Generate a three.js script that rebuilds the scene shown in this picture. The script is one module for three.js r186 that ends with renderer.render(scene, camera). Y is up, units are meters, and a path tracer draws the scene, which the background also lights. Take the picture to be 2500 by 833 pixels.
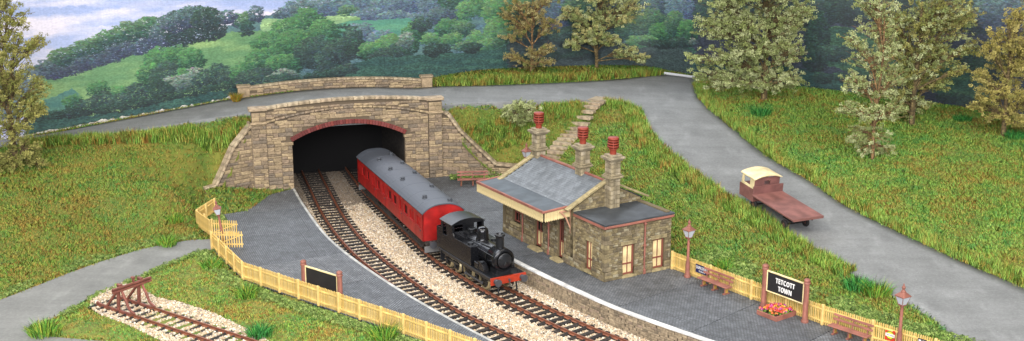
import * as THREE from 'three';
import { mergeGeometries } from 'three/addons/utils/BufferGeometryUtils.js';
import { RectAreaLightUniformsLib } from 'three/addons/lights/RectAreaLightUniformsLib.js';
import { FontLoader } from 'three/addons/loaders/FontLoader.js';
import { TextGeometry } from 'three/addons/geometries/TextGeometry.js';

// ---------------------------------------------------------------- camera, light, exposure
// A 4 mm scale model railway. Everything is laid out in full-size metres (rail head = 0) and
// put() shrinks each thing to the model's real size.
const S = 1 / 76.2, ZO = 80;
const real = (x, y, z) => new THREE.Vector3(x * S, y * S, (z + ZO) * S);
const scene = new THREE.Scene();
scene.background = new THREE.Color(0x000000);
const camera = new THREE.PerspectiveCamera(2 * Math.atan(416.5 / 3000) * 180 / Math.PI, 1024 / 341, 0.02, 20);
camera.position.copy(real(0, 25.1, 0));
camera.rotation.set(-0.2571, 0, 0);
scene.add(camera);
const renderer = new THREE.WebGLRenderer({ antialias: true });
renderer.setSize(1024, 341);
renderer.toneMapping = THREE.LinearToneMapping;
renderer.toneMappingExposure = .92;
renderer.shadowMap.enabled = true;
RectAreaLightUniformsLib.init();
// the hall's lamps: four large diffused panels hung over the layout, out of the picture
const LAMPS = [
  [[-34, 60, -36], [-8, 2, -84], 60, 40, 6.5, 0xfff8f0],
  [[36, 58, -34], [12, 2, -84], 56, 40, 5.5, 0xfffaf4],
  [[0, 34, 8], [0, 2, -84], 96, 34, 11.5, 0xfaf9ff],
  [[-24, 62, -132], [0, 0, -78], 110, 34, 6.5, 0xeef4ff],
];
for (const [p, t, w, h, power, col] of LAMPS) {
  const l = new THREE.RectAreaLight(col, power, w * S, h * S);
  l.position.copy(real(...p)); l.lookAt(real(...t)); l.castShadow = true; scene.add(l);
}

// ---------------------------------------------------------------- helpers
const rng = seed => () => { seed |= 0; seed = seed + 0x6D2B79F5 | 0; let t = Math.imul(seed ^ seed >>> 15, 1 | seed); t = t + Math.imul(t ^ t >>> 7, 61 | t) ^ t; return ((t ^ t >>> 14) >>> 0) / 4294967296; };
const hash = (x, y, k = 0) => { let h = Math.imul(x, 374761393) + Math.imul(y, 668265263) + Math.imul(k, 1274126177) | 0; h = Math.imul(h ^ h >>> 13, 1274126177); return ((h ^ h >>> 16) >>> 0) / 4294967296; };
const sm = t => t * t * (3 - 2 * t), lerp = (a, b, t) => a + (b - a) * t, clamp = (x, a = 0, b = 1) => Math.min(b, Math.max(a, x));
function vn(x, y, k = 0, per = 0) {
  const i = Math.floor(x), j = Math.floor(y), u = sm(x - i), v = sm(y - j);
  const w = per ? n => ((n % per) + per) % per : n => n;
  return lerp(lerp(hash(w(i), w(j), k), hash(w(i + 1), w(j), k), u), lerp(hash(w(i), w(j + 1), k), hash(w(i + 1), w(j + 1), k), u), v);
}
const fbm = (x, y, k = 0, o = 4, per = 0) => { let a = 0, s = 0, m = 1; for (let i = 0; i < o; i++) { a += m * vn(x, y, k + i, per); s += m; m *= .5; x *= 2; y *= 2; per *= 2; } return a / s; };
function tex(w, h, fn, srgb = true, rep = 1) {
  const d = new Uint8Array(w * h * 4);
  for (let j = 0; j < h; j++) for (let i = 0; i < w; i++) { const c = fn(i, j), o = (j * w + i) * 4; for (let k = 0; k < 3; k++) d[o + k] = clamp(Math.round(Array.isArray(c) ? c[k] : c), 0, 255); d[o + 3] = 255; }
  const t = new THREE.DataTexture(d, w, h); t.magFilter = t.minFilter = THREE.LinearFilter; t.wrapS = t.wrapT = THREE.RepeatWrapping;
  if (srgb) t.colorSpace = THREE.SRGBColorSpace;
  t.repeat.set(rep, rep); t.needsUpdate = true; return t;
}
// grey mottles that multiply a colour, and grain for relief; one tile is 256 pixels
const mottle = (lo, hi, cells, k, rep) => tex(256, 256, (i, j) => { const n = fbm(i / 256 * cells, j / 256 * cells, k, 5, cells); return 255 * lerp(lo, hi, clamp((n - .25) * 2)); }, true, rep);
const grain = (cells, k, rep) => tex(256, 256, (i, j) => 255 * fbm(i / 256 * cells, j / 256 * cells, k, 4, cells), false, rep);
const T = { wear: mottle(.74, 1, 8, 3, .5), soft: mottle(.8, 1, 6, 9, .35), coarse: mottle(.45, 1, 10, 21, .8), fine: grain(40, 5, .8), rough: grain(16, 7, 1.2) };
const mat = (color, roughness = .8, o = {}) => new THREE.MeshStandardMaterial({ color, roughness, ...o });

const taken = {};
const named = n => { if (!(n in taken)) { taken[n] = 0; return n; } return n + '_' + String(++taken[n]).padStart(3, '0'); };
function put(o, label, category, group, kind) {
  o.name = named(o.name);
  o.position.set(o.position.x * S, o.position.y * S, (o.position.z + ZO) * S); o.scale.multiplyScalar(S);
  o.userData.label = label; if (category) o.userData.category = category; if (group) o.userData.group = group; if (kind) o.userData.kind = kind;
  o.traverse(c => { c.castShadow = c.receiveShadow = true; });
  scene.add(o); return o;
}
function grp(name, x = 0, y = 0, z = 0, turn = 0) { const g = new THREE.Group(); g.name = name; g.position.set(x, y, z); g.rotation.y = turn; return g; }
function clean(g) { g = g.index ? g.toNonIndexed() : g; for (const k of Object.keys(g.attributes)) if (!['position', 'normal', 'uv', 'color'].includes(k)) g.deleteAttribute(k); return g; }
function boxUV(g) { // uv in metres by the way each face points
  const p = g.attributes.position, n = p.count, uv = new Float32Array(n * 2), a = new THREE.Vector3(), b = new THREE.Vector3(), c = new THREE.Vector3();
  for (let i = 0; i < n; i += 3) {
    a.fromBufferAttribute(p, i); b.fromBufferAttribute(p, i + 1).sub(a); c.fromBufferAttribute(p, i + 2).sub(a); b.cross(c);
    const ax = Math.abs(b.x), ay = Math.abs(b.y), az = Math.abs(b.z), u = ax > ay && ax > az ? 2 : 0, v = ay >= ax && ay >= az ? 2 : 1;
    for (let k = 0; k < 3; k++) { uv[(i + k) * 2] = p.getComponent(i + k, u); uv[(i + k) * 2 + 1] = p.getComponent(i + k, v); }
  }
  g.setAttribute('uv', new THREE.BufferAttribute(uv, 2)); return g;
}
function part(parent, name, gs, m, label, kind) {
  const list = (Array.isArray(gs) ? gs : [gs]).map(clean); list.forEach(g => { if (list.length > 1 && !g.attributes.uv) boxUV(g); });
  const g = boxUV(list.length > 1 ? mergeGeometries(list) : list[0]);
  const o = new THREE.Mesh(g, m); o.name = name; if (label) o.userData.label = label; if (kind) o.userData.kind = kind; if (parent) parent.add(o); return o;
}
const tf = (g, x = 0, y = 0, z = 0, rx = 0, ry = 0, rz = 0) => { if (rx) g.rotateX(rx); if (ry) g.rotateY(ry); if (rz) g.rotateZ(rz); return g.translate(x, y, z); };
// box with chamfered edges; centred, or sitting on y when up = true
function cb(w, h, d, x = 0, y = 0, z = 0, b = .02, rx = 0, ry = 0, rz = 0) {
  b = Math.min(b, w * .3, h * .3, d * .3);
  const X = w / 2, Y = h / 2, D = d / 2, v = [], ring = (x1, y1, z1) => v.push(...[[-x1, -y1], [x1, -y1], [x1, y1], [-x1, y1]].map(q => [q[0], q[1], z1]));
  ring(X - b, Y - b, -D); ring(X, Y, -D + b); ring(X, Y, D - b); ring(X - b, Y - b, D);
  const f = [], q = (a, b2, c, d2) => f.push(a, b2, c, a, c, d2);
  q(3, 2, 1, 0); q(12, 13, 14, 15);
  for (let r = 0; r < 3; r++) for (let i = 0; i < 4; i++) { const j = (i + 1) % 4, o = r * 4; q(o + i, o + j, o + 4 + j, o + 4 + i); }
  const p = []; f.forEach(i => p.push(...v[i])); const g = new THREE.BufferGeometry(); g.setAttribute('position', new THREE.Float32BufferAttribute(p, 3)); g.computeVertexNormals();
  g.setAttribute('uv', new THREE.Float32BufferAttribute(new Float32Array(p.length / 3 * 2), 2));
  return tf(g, x, y, z, rx, ry, rz);
}
const cyl = (r0, r1, h, x = 0, y = 0, z = 0, n = 14, rx = 0, rz = 0, open = false) => tf(new THREE.CylinderGeometry(r1, r0, h, n, 1, open), x, y, z, rx, 0, rz);
const lathe = (pts, n = 16, x = 0, y = 0, z = 0) => new THREE.LatheGeometry(pts.map(p => new THREE.Vector2(p[0], p[1])), n).translate(x, y, z);
// bar between two points, square or round
function bar(a, b, w, h = w, round = 0) {
  const A = new THREE.Vector3(...a), B = new THREE.Vector3(...b), L = A.distanceTo(B);
  const g = round ? clean(new THREE.CylinderGeometry(h / 2, w / 2, L, round)) : cb(w, L, h, 0, 0, 0, Math.min(w, h) * .15);
  const up = B.clone().sub(A).normalize(); g.applyQuaternion(new THREE.Quaternion().setFromUnitVectors(new THREE.Vector3(0, 1, 0), up));
  return g.translate((A.x + B.x) / 2, (A.y + B.y) / 2, (A.z + B.z) / 2);
}
function extr(pts, d, bevel = 0) { const s = new THREE.Shape(pts.map(p => new THREE.Vector2(p[0], p[1]))); return new THREE.ExtrudeGeometry(s, { depth: d, bevelEnabled: bevel > 0, bevelSize: bevel, bevelThickness: bevel, bevelSegments: 1, curveSegments: 10 }); }
function inside(x, z, P) { let c = false; for (let i = 0, j = P.length - 1; i < P.length; j = i++) if ((P[i][1] > z) !== (P[j][1] > z) && x < (P[j][0] - P[i][0]) * (z - P[i][1]) / (P[j][1] - P[i][1]) + P[i][0]) c = !c; return c; }
const flat = l => l.map(p => [p[0], p[p.length - 1]]);
// smooth line through plan points [x, z], resampled every step metres: [x, z, dx, dz]
function path(P, step = .3) {
  const c = new THREE.CatmullRomCurve3(P.map(p => new THREE.Vector3(p[0], 0, p[p.length - 1])), false, 'centripetal'); c.arcLengthDivisions = 800;
  const n = Math.max(2, Math.round(c.getLength() / step)), out = [];
  for (let i = 0; i <= n; i++) { const p = c.getPointAt(i / n), t = c.getTangentAt(i / n); out.push([p.x, p.z, t.x, t.z]); }
  return out;
}
function sheet(verts, cols, uvs) { // grid of vertices, row by row
  const rows = verts.length / cols, idx = []; for (let r = 0; r < rows - 1; r++) for (let i = 0; i < cols - 1; i++) { const a = r * cols + i; idx.push(a, a + 1, a + cols, a + 1, a + cols + 1, a + cols); }
  const g = new THREE.BufferGeometry(); g.setAttribute('position', new THREE.Float32BufferAttribute(verts.flat(), 3)); g.setAttribute('uv', new THREE.Float32BufferAttribute(uvs ? uvs.flat() : verts.flatMap(v => [v[0], v[2]]), 2));
  g.setIndex(idx); g.computeVertexNormals(); return g;
}
const mesh = (name, g, m) => { const o = new THREE.Mesh(g, m); o.name = name; return o; };

// ---------------------------------------------------------------- lie of the land
// control points [x, height, z]; a thin plate spline gives the height of the ground anywhere
const BO = [-16.35, -86.68], BT = .3047, bc = Math.cos(BT), bs = Math.sin(BT);
const bw = (x, z) => [BO[0] + x * bc + z * bs, BO[1] - x * bs + z * bc]; // bridge frame to plan
const deck = x => 6.2 + .4 * (1 - ((x - 4.55) / 7) ** 2);
const ROAD = [
  [[-36.76, 4.90, -81.74], [-38.15, 4.90, -85.02]], [[-32.89, 5.20, -84.25], [-33.70, 5.20, -85.66]], [[-27.61, 5.50, -85.01], [-30.06, 5.50, -88.08]], [[-23.57, 5.80, -86.33], [-25.79, 5.80, -91.31]], [[-19.85, 6.10, -88.01], [-22.00, 6.10, -93.89]],
  ...[-1.8, 1.5, 4.55, 8, 11.4].map(x => [-.3, -8.2].map(z => { const p = bw(x, z); return [p[0], deck(x), p[1]]; })),
  [[-4.06, 6.05, -91.94], [-6.36, 6.20, -98.79]], [[0.00, 6.00, -93.11], [-1.69, 6.15, -99.58]], [[5.80, 5.80, -94.89], [5.17, 6.00, -101.84]], [[7.33, 5.60, -95.87], [9.88, 5.85, -104.36]], [[8.47, 5.50, -95.87], [12.94, 5.80, -106.41]], [[9.18, 5.35, -94.68], [15.74, 5.75, -105.89]],
  [[9.38, 5.20, -93.38], [15.56, 5.55, -101.63]], [[9.58, 5.00, -90.61], [15.25, 5.40, -97.19]], [[10.35, 4.30, -86.26], [16.76, 4.70, -89.15]], [[11.35, 3.90, -82.48], [17.90, 4.10, -84.02]], [[13.69, 3.10, -77.50], [20.00, 3.45, -79.27]], [[15.07, 2.80, -74.75], [21.22, 3.00, -75.45]],
  [[17.20, 2.20, -69.14], [23.96, 2.35, -70.64]], [[19.41, 1.70, -65.51], [25.96, 2.00, -67.12]], [[22.00, 1.30, -59.99], [28.20, 1.60, -63.79]], [[22.31, 1.10, -57.19], [30.31, 1.40, -58.61]], [[22.52, 1.00, -54.42], [29.14, 1.20, -53.97]]];
// both edges of the road as smooth lines with their own heights; the ground is tied to them
const roadEdge = [0, 1].map(k => new THREE.CatmullRomCurve3(ROAD.map(p => new THREE.Vector3(...p[k])), false, 'centripetal'));
const CTRL = [
  ...roadEdge.flatMap(c => Array.from({ length: 67 }, (_, i) => c.getPoint(i / 66).toArray())),
  ...[[-30.87, 3.40, -74.09], [-27.90, 3.20, -76.66], [-23.30, 3.30, -79.30], [-24.45, 1.90, -73.72], [-28.04, 1.70, -69.49], [-28.13, 1.00, -63.47], [-25.47, 1.00, -68.91], [-21.94, 0.95, -73.73], [-20.65, 0.92, -76.83], [-20.13, 0.90, -74.72], [-32.88, 2.20, -69.52], [-31.91, 1.00, -61.93]],
  ...[[-27.18, 0.90, -62.19], [-25.95, 0.90, -58.04], [-22.15, 0.92, -65.97], [-14.36, 0.90, -62.19], [-18.56, 0.90, -72.50], [-15.55, 0.90, -67.26], [-7.27, 0.90, -58.04], [-21.35, 0.90, -59.85], [-23.01, 0.90, -65.03], [-18.82, 0.93, -66.62], [-28.52, 0.90, -54.65], [-15.96, 0.90, -51.90], [-6.57, 0.90, -51.90]],
  [-19.1, 5.9, -86.3], [-19.9, 4.6, -85.9], [-20.6, 3.3, -85.2], [-21.3, 2.0, -84.5], [-22.1, 1.7, -83.2], [-21.0, .95, -80.0], [-22.4, 4.6, -84.9], [-20.9, 5.2, -86.6], [-24.5, 4.4, -83.4], [-24, 2.6, -80.8],
  ...[[-5.15, 6.25, -101.63], [1.76, 6.30, -104.24], [9.02, 6.10, -106.97]],
  [-4.9, 5.7, -91], [-4.0, 4.6, -90.8], [-2.6, 3.2, -90.7], [-1.2, 1.85, -90.5], [.3, 1.1, -89.5], [2.95, 2.6, -89.6], [5.0, 4.2, -92.8], [1.4, 5.1, -95], [-1.5, 4.4, -93.6], [.9, 2.9, -91.6],
  [1.2, .95, -87.4], [3.1, .95, -84.8], [6.0, .95, -80.0], [7.4, 2.6, -84.8], [6.6, 3.9, -89], [9.0, 1.0, -73.6], [10.3, .95, -69.2], [12.3, 1.9, -73.5], [13.6, .95, -64.1], [16.6, .95, -60.3], [19.4, .95, -57.2], [22.5, .92, -54], [11.6, 1.3, -69.5],
  ...[[19.93, 5.60, -96.20], [24.77, 5.70, -97.37], [25.01, 4.40, -82.23], [29.84, 5.20, -89.71], [35.22, 5.00, -86.52], [35.82, 5.30, -91.42], [34.10, 4.20, -79.12], [30.64, 3.00, -70.22], [27.64, 3.40, -75.96], [23.23, 3.90, -79.18], [35.06, 3.30, -69.27], [39.80, 4.60, -79.75]],
];
const gh = (() => {
  const n = CTRL.length, N = n + 3, A = [], U = r => r < 1e-9 ? 0 : r * r * Math.log(r);
  for (let i = 0; i < n; i++) { const [x, h, z] = CTRL[i], row = []; for (let j = 0; j < n; j++) row.push(U(Math.hypot(x - CTRL[j][0], z - CTRL[j][2])) + (i === j ? .12 : 0)); row.push(1, x, z, h); A.push(row); }
  for (const f of [() => 1, c => c[0], c => c[2]]) { const row = CTRL.map(f); row.push(0, 0, 0, 0); A.push(row); }
  for (let i = 0; i < N; i++) { let p = i; for (let r = i + 1; r < N; r++) if (Math.abs(A[r][i]) > Math.abs(A[p][i])) p = r; [A[i], A[p]] = [A[p], A[i]]; for (let r = i + 1; r < N; r++) { const f = A[r][i] / A[i][i]; if (f) for (let k = i; k <= N; k++) A[r][k] -= f * A[i][k]; } }
  const w = Array(N); for (let i = N - 1; i >= 0; i--) { let s = A[i][N]; for (let k = i + 1; k < N; k++) s -= A[i][k] * w[k]; w[i] = s / A[i][i]; }
  return (x, z) => { let h = w[n] + w[n + 1] * x + w[n + 2] * z; for (let i = 0; i < n; i++) h += w[i] * U(Math.hypot(x - CTRL[i][0], z - CTRL[i][2])); return Math.max(h, .86); };
})();
const CORRIDOR = [bw(-2.2, -.35), [-21.2, -83.7], [-21.3, -79.6], [-20.1, -76.3], [-19.3, -75.2], [-18.75, -72.7], [-15.6, -67.1], [-5.55, -58.8], [1, -53.4], [3, -40], [28, -40], [23.2, -53.4], [18.5, -58.0], [16.5, -60.2], [13.45, -64], [10, -68.9], [9.3, -71.8], [6.2, -79.4], [3.2, -84.4], [1.2, -87.1], [0, -89.5], [-5.0, -90.4], bw(11.6, -.35)];
const TRACK_A = [[-17.6, -101], [-16.2, -95.5], [-14.63, -89.95], [-12.38, -82.42], [-9.73, -75.51], [-6.72, -69.6], [-4.0, -64.98], [-1.6, -61.85], [.18, -59.78], [3.5, -56.3], [7, -52.6]];
const TRACK_B = [[-13.6, -99], [-10.17, -88.5], [-7.15, -80.9], [-4.45, -74.2], [-2.7, -71.1], [-1.0, -68.3], [1.5, -64.8], [3.9, -61.7], [4.8, -60.7], [7.7, -57.6], [11.5, -53.8]];
const EDGE_L = [[-16.0, -86.75], [-14.63, -82.62], [-11.82, -75.15], [-9.1, -69.94], [-5.71, -64.5], [-1.25, -58.31], [4, -52]];
const EDGE_R = [[-7.4, -89.4], [-5.6, -83], [-2.6, -75.2], [.37, -70.09], [3.47, -65.49], [5.56, -62.68], [7.54, -60.48], [9.78, -58.2], [14, -54]];
const PATHS = [
  [[[-18.49, 0.90, -74.98], [-17.92, 0.90, -72.50]], [[-19.05, 0.90, -74.81], [-18.53, 0.90, -72.58]], [[-20.11, 0.90, -74.64], [-19.54, 0.90, -71.86]], [[-21.88, 0.90, -73.47], [-20.52, 0.90, -70.32]], [[-23.72, 0.90, -71.08], [-21.88, 0.90, -67.40]], [[-25.45, 0.90, -68.83], [-23.32, 0.90, -64.57]], [[-26.84, 0.90, -66.03], [-24.27, 0.90, -61.47]], [[-28.17, 0.90, -63.55], [-25.23, 0.90, -59.51]], [[-29.88, 0.90, -61.29], [-25.18, 0.90, -58.20]], [[-30.95, 0.90, -59.85], [-24.58, 0.90, -54.65]]],
  [[[-29.57, 0.90, -61.59], [-25.44, 0.90, -59.85]], [[-27.68, 0.90, -58.20], [-25.02, 0.90, -59.29]], [[-25.58, 0.90, -56.12], [-23.89, 0.90, -58.63]], [[-23.01, 0.90, -54.65], [-22.29, 0.90, -58.25]], [[-19.21, 0.90, -53.24], [-20.50, 0.90, -57.88]], [[-16.21, 0.90, -52.79], [-16.99, 0.90, -57.14]]]];
const SIDING_BED = flat([[-22.29, 0.90, -66.43], [-22.96, 0.90, -65.22], [-23.17, 0.90, -63.55], [-22.92, 0.90, -62.68], [-22.02, 0.90, -61.59], [-20.45, 0.90, -60.42], [-18.71, 0.90, -58.85], [-17.57, 0.90, -57.77], [-14.36, 0.90, -54.65], [-9.24, 0.90, -54.65], [-12.22, 0.90, -57.88], [-13.80, 0.90, -59.51], [-16.03, 0.90, -61.77], [-18.19, 0.90, -63.30], [-19.79, 0.90, -64.18], [-20.96, 0.90, -65.49]]);
function loft(pairs, lift, sub = 5, across = 8, own = false) {
  const cv = k => new THREE.CatmullRomCurve3(pairs.map(p => { return new THREE.Vector3(...p[k]); }), false, 'centripetal');
  const c0 = cv(0), c1 = cv(1), v = [], uv = [], n = (pairs.length - 1) * sub, e0 = [], e1 = [];
  for (let i = 0; i <= n; i++) { const a = c0.getPoint(i / n), b = c1.getPoint(i / n); e0.push([a.x, a.z]); e1.push([b.x, b.z]); for (let j = 0; j <= across; j++) { const t = j / across, x = lerp(a.x, b.x, t), z = lerp(a.z, b.z, t); v.push([x, (own ? lerp(a.y, b.y, t) + .05 * Math.sin(t * Math.PI) : gh(x, z)) + lift, z]); uv.push([x, z]); } }
  if (own) { const w = across + 1, k = across + 3, v2 = [], u2 = []; for (let i = 0; i <= n; i++) { const r = v.slice(i * w, i * w + w), q = uv.slice(i * w, i * w + w); v2.push([r[0][0], r[0][1] - 1.3, r[0][2]], ...r, [r[w - 1][0], r[w - 1][1] - 1.3, r[w - 1][2]]); u2.push([q[0][0], q[0][1] + 1.3], ...q, [q[w - 1][0], q[w - 1][1] + 1.3]); } return { g: sheet(v2, k, u2), poly: [...e0, ...e1.reverse()] }; }
  return { g: sheet(v, across + 1, uv), poly: [...e0, ...e1.reverse()], e0, e1 };
}
const road = loft(ROAD, .03, 5, 8, true), walks = PATHS.map((p, i) => loft(p, .035 + i * .012));
const HARD = [road.poly, ...walks.map(w => w.poly)];
const onHard = (x, z) => HARD.some(p => inside(x, z, p));

// ---------------------------------------------------------------- printed backdrop
const BACK = [[-66,-62],[-44,-80],[-34.2,-86.3],[-30.4,-88.8],[-26,-92],[-22,-95],[-14,-100],[-5,-104],[2,-107],[9.5,-109],[12,-109.3],[14,-108],[16.3,-106],[21,-102.4],[26,-99.5],[36.5,-93.5],[48,-85],[66,-70]];
let BK = BACK; for (let k = 0; k < 3; k++) { const q = [BK[0]]; for (let i = 0; i < BK.length - 1; i++) { const [a, b] = BK[i], [c, d] = BK[i + 1]; q.push([a * .75 + c * .25, b * .75 + d * .25], [a * .25 + c * .75, b * .25 + d * .75]); } q.push(BK[BK.length - 1]); BK = q; }
const BS = [0]; for (let i = 1; i < BK.length; i++) BS.push(BS[i - 1] + Math.hypot(BK[i][0] - BK[i - 1][0], BK[i][1] - BK[i - 1][1]));
const FRONT = [...BK, [66, -20], [-66, -20]];
const printTex = (() => { // the picture printed on the backing sheet: a photograph of a Devon valley, drawn in metres along the sheet; shade painted into its right end
  const W = 2048, H = 512, s0 = BS[BS.length - 1] * .13, s1 = BS[BS.length - 1] * .87, y0 = 2, y1 = 16, px = W / (s1 - s0), py = H / (y1 - y0);
  const C = new Float32Array(W * H * 3), R = rng(77), X = s => (s - s0) * px, Y = y => (y1 - y) * py;
  const mix = (i, c, a) => { for (let k = 0; k < 3; k++) C[i * 3 + k] += (c[k] - C[i * 3 + k]) * a; };
  for (let j = 0; j < H; j++) for (let i = 0; i < W; i++) { const t = clamp(j / H * 1.6), n = fbm(i / 90 + 3, j / 26, 40, 5), p = clamp((n - .42) * 3.2); mix(j * W + i, [lerp(lerp(138, 178, t), 214, p), lerp(lerp(158, 188, t), 208, p), lerp(lerp(206, 222, t), 222, p)], 1); }
  const fill = (P, fn) => { const Q = P.map(p => [X(p[0]), Y(p[1])]), xs = Q.map(q => q[0]), ys = Q.map(q => q[1]); for (let j = Math.max(0, Math.floor(Math.min(...ys))); j < Math.min(H, Math.max(...ys)); j++) for (let i = Math.max(0, Math.floor(Math.min(...xs))); i < Math.min(W, Math.max(...xs)); i++) if (inside(i + .5 + 2 * fbm(i / 5, j / 5, 3, 2), j + .5, Q)) mix(j * W + i, fn(i, j), 1); };
  const meadow = (a, b, sx = 60, sy = 14) => (i, j) => { const n = fbm(i / sx, j / sy, 11, 5), g = fbm(i / 2.2, j / 1.6, 12, 2) - .5, t = clamp((n - .3) * 2.2); return [0, 1, 2].map(k => lerp(a[k], b[k], t) + g * 16); };
  const dab = (x, y, rx, ry, c, a) => { for (let j = Math.max(0, Math.floor(y - ry)); j <= Math.min(H - 1, y + ry); j++) for (let i = Math.max(0, Math.floor(x - rx)); i <= Math.min(W - 1, x + rx); i++) { const d = ((i - x) / rx) ** 2 + ((j - y) / ry) ** 2; if (d < 1 && hash(i, j, 5) > d * .55) mix(j * W + i, c, a); } };
  // leaf tints: shade side, middle, sunny side
  const KIND = [[[34, 66, 66], [58, 96, 78], [98, 138, 92]], [[52, 62, 88], [64, 84, 100], [92, 122, 116]], [[26, 54, 50], [46, 92, 66], [88, 146, 84]], [[36, 52, 58], [44, 68, 68], [62, 92, 78]], [[46, 92, 70], [76, 128, 80], [112, 162, 96]], [[62, 84, 88], [86, 110, 100], [142, 156, 140]], [[30, 44, 48], [36, 58, 56], [48, 78, 66]], [[70, 86, 120], [84, 110, 130], [110, 140, 140]]];
  const wood = l => { for (const [s, y, rx, ry, k] of l) {
    const cx = X(s), cy = Y(y), ax = rx * px, ay = ry * py, K = KIND[k], n = Math.ceil(ax * ay / 2.4) + 16;
    const bl = []; for (let q = 0; q < n; q++) { const an = R() * 6.283, rr = Math.sqrt(R()); bl.push([Math.cos(an) * rr, Math.sin(an) * rr]); }
    bl.sort((a, b) => b[1] - a[1] + (R() - .5) * .5);
    for (const [u, v] of bl) {
      const lump = 1.6 + R() * Math.min(ax, ay) * .085, bx = cx + u * ax, by = cy + v * ay * (v > 0 ? .9 : 1), lit = clamp(.5 - v * .55 - u * .22 + (R() - .5) * .5);
      const c = lit < .5 ? K[0].map((w, i) => lerp(w, K[1][i], lit * 2)) : K[1].map((w, i) => lerp(w, K[2][i], lit * 2 - 1));
      dab(bx, by + 1.5, lump, lump * 1.1, c.map(w => w * .84), .7); dab(bx - lump * .2, by - lump * .2, lump * .75, lump * .75, c, .85);
      for (let q = 0; q < 6; q++) dab(bx + (R() - .6) * lump * 1.3, by + (R() - .7) * lump * 1.3, 1 + R() * 1.1, 1 + R() * 1.1, c.map(w => w * (.82 + R() * .45)), .75);
    } } };
  // far ridge and woods
  fill([[36.29, 9.04], [41.08, 10.32], [43.66, 10.38], [47.59, 10.62], [47.27, 6.63], [36.02, 6.44]], meadow([96, 118, 138], [112, 134, 140]));
  fill([[54.60, 11.55], [57.83, 12.27], [61.98, 12.64], [66.92, 13.68], [81.62, 14.43], [96.93, 13.77], [97.40, 3.04], [49.45, 6.05]], meadow([74, 108, 124], [92, 132, 126]));
  fill([[94.86, 13.63], [125.09, 15.99], [126.37, 3.76], [95.25, 3.87]], meadow([44, 52, 68], [54, 64, 80]));  // dark ground of the right sheet: shade from the model trees, painted in
  wood([[59.88, 12.32, 1.07, 0.64, 1], [56.13, 12.07, 0.93, 0.57, 1], [60.93, 12.64, 1.43, 0.79, 7], [62.67, 12.59, 1.43, 0.86, 7], [64.43, 12.82, 1.43, 1.07, 7], [66.19, 12.88, 1.79, 1.43, 7], [68.31, 12.44, 1.43, 1.29, 7], [70.46, 12.84, 1.79, 1.43, 7], [72.63, 12.22, 1.43, 1.29, 7], [65.11, 12.11, 1.07, 0.57, 0], [66.87, 11.84, 1.43, 0.50, 7], [69.00, 11.55, 1.43, 0.50, 7], [74.85, 12.97, 1.79, 1.79, 0], [77.09, 12.52, 1.43, 1.64, 4], [79.36, 12.06, 1.64, 2.14, 4], [71.15, 11.30, 1.29, 0.50, 7], [73.35, 11.32, 1.43, 0.79, 1], [75.39, 11.56, 0.86, 0.93, 4], [77.84, 11.43, 0.93, 1.21, 4], [81.64, 11.25, 2.14, 1.79, 0], [83.91, 11.52, 2.14, 2.14, 7], [86.55, 11.43, 2.14, 1.79, 0], [89.20, 11.71, 1.79, 1.79, 1], [91.45, 11.30, 1.07, 1.79, 3], [92.93, 10.99, 1.43, 1.79, 1], [95.36, 11.53, 1.43, 1.43, 7]]);
  // main fields
  fill([[40.69, 9.18], [43.59, 9.55], [47.56, 10.25], [51.40, 10.63], [55.08, 11.26], [57.77, 11.17], [59.85, 11.73], [65.80, 11.74], [66.15, 11.45], [64.35, 10.82], [62.57, 10.11], [59.69, 8.52], [56.79, 5.83], [46.15, 4.26], [39.15, 4.86], [39.47, 8.12]], meadow([98, 148, 96], [150, 188, 112], 70, 20));
  fill([[62.95, 10.92], [65.08, 11.38], [70.79, 11.32], [70.76, 9.88], [66.80, 9.64], [62.91, 9.85]], meadow([76, 146, 124], [96, 164, 126]));
  fill([[57.82, 12.14], [59.86, 11.93], [62.30, 12.02], [65.80, 11.80], [64.72, 11.27], [62.95, 10.92], [59.46, 10.85], [57.76, 11.11]], meadow([130, 174, 122], [160, 198, 128]));
  fill([[40.52, 7.40], [42.89, 8.20], [43.66, 7.05], [42.95, 5.60], [40.33, 5.32]], meadow([70, 128, 122], [86, 140, 122]));
  // wood along the crest and its shade
  wood([[41.59, 9.74, 1.21, 0.79, 1], [42.77, 10.11, 1.21, 1.07, 1], [43.81, 10.37, 1.21, 1.07, 1], [44.86, 10.63, 1.21, 1.07, 1], [45.93, 10.83, 1.29, 1.14, 1], [42.23, 10.51, 0.93, 0.64, 0], [43.57, 10.99, 0.79, 0.57, 0], [44.46, 11.15, 0.93, 0.64, 0], [46.71, 11.19, 1.29, 1.21, 1], [47.80, 11.33, 1.29, 1.29, 1], [48.90, 11.48, 1.29, 1.43, 1], [45.39, 11.58, 0.79, 0.64, 0], [46.31, 11.83, 0.79, 0.64, 0], [47.39, 11.98, 1.00, 0.79, 0], [48.64, 12.12, 1.07, 0.86, 0], [50.02, 11.63, 1.21, 1.36, 1], [51.16, 11.78, 1.43, 1.50, 3], [52.48, 11.98, 1.43, 1.43, 3], [53.79, 11.87, 1.07, 1.29, 3], [50.71, 12.34, 0.93, 0.79, 1], [52.19, 12.63, 1.43, 0.79, 1], [53.32, 12.35, 1.29, 0.93, 3], [56.43, 11.41, 0.57, 0.64, 3], [56.46, 12.05, 0.93, 0.64, 0], [54.98, 12.41, 0.71, 0.57, 1], [57.33, 12.50, 0.64, 0.64, 1]]);
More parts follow.
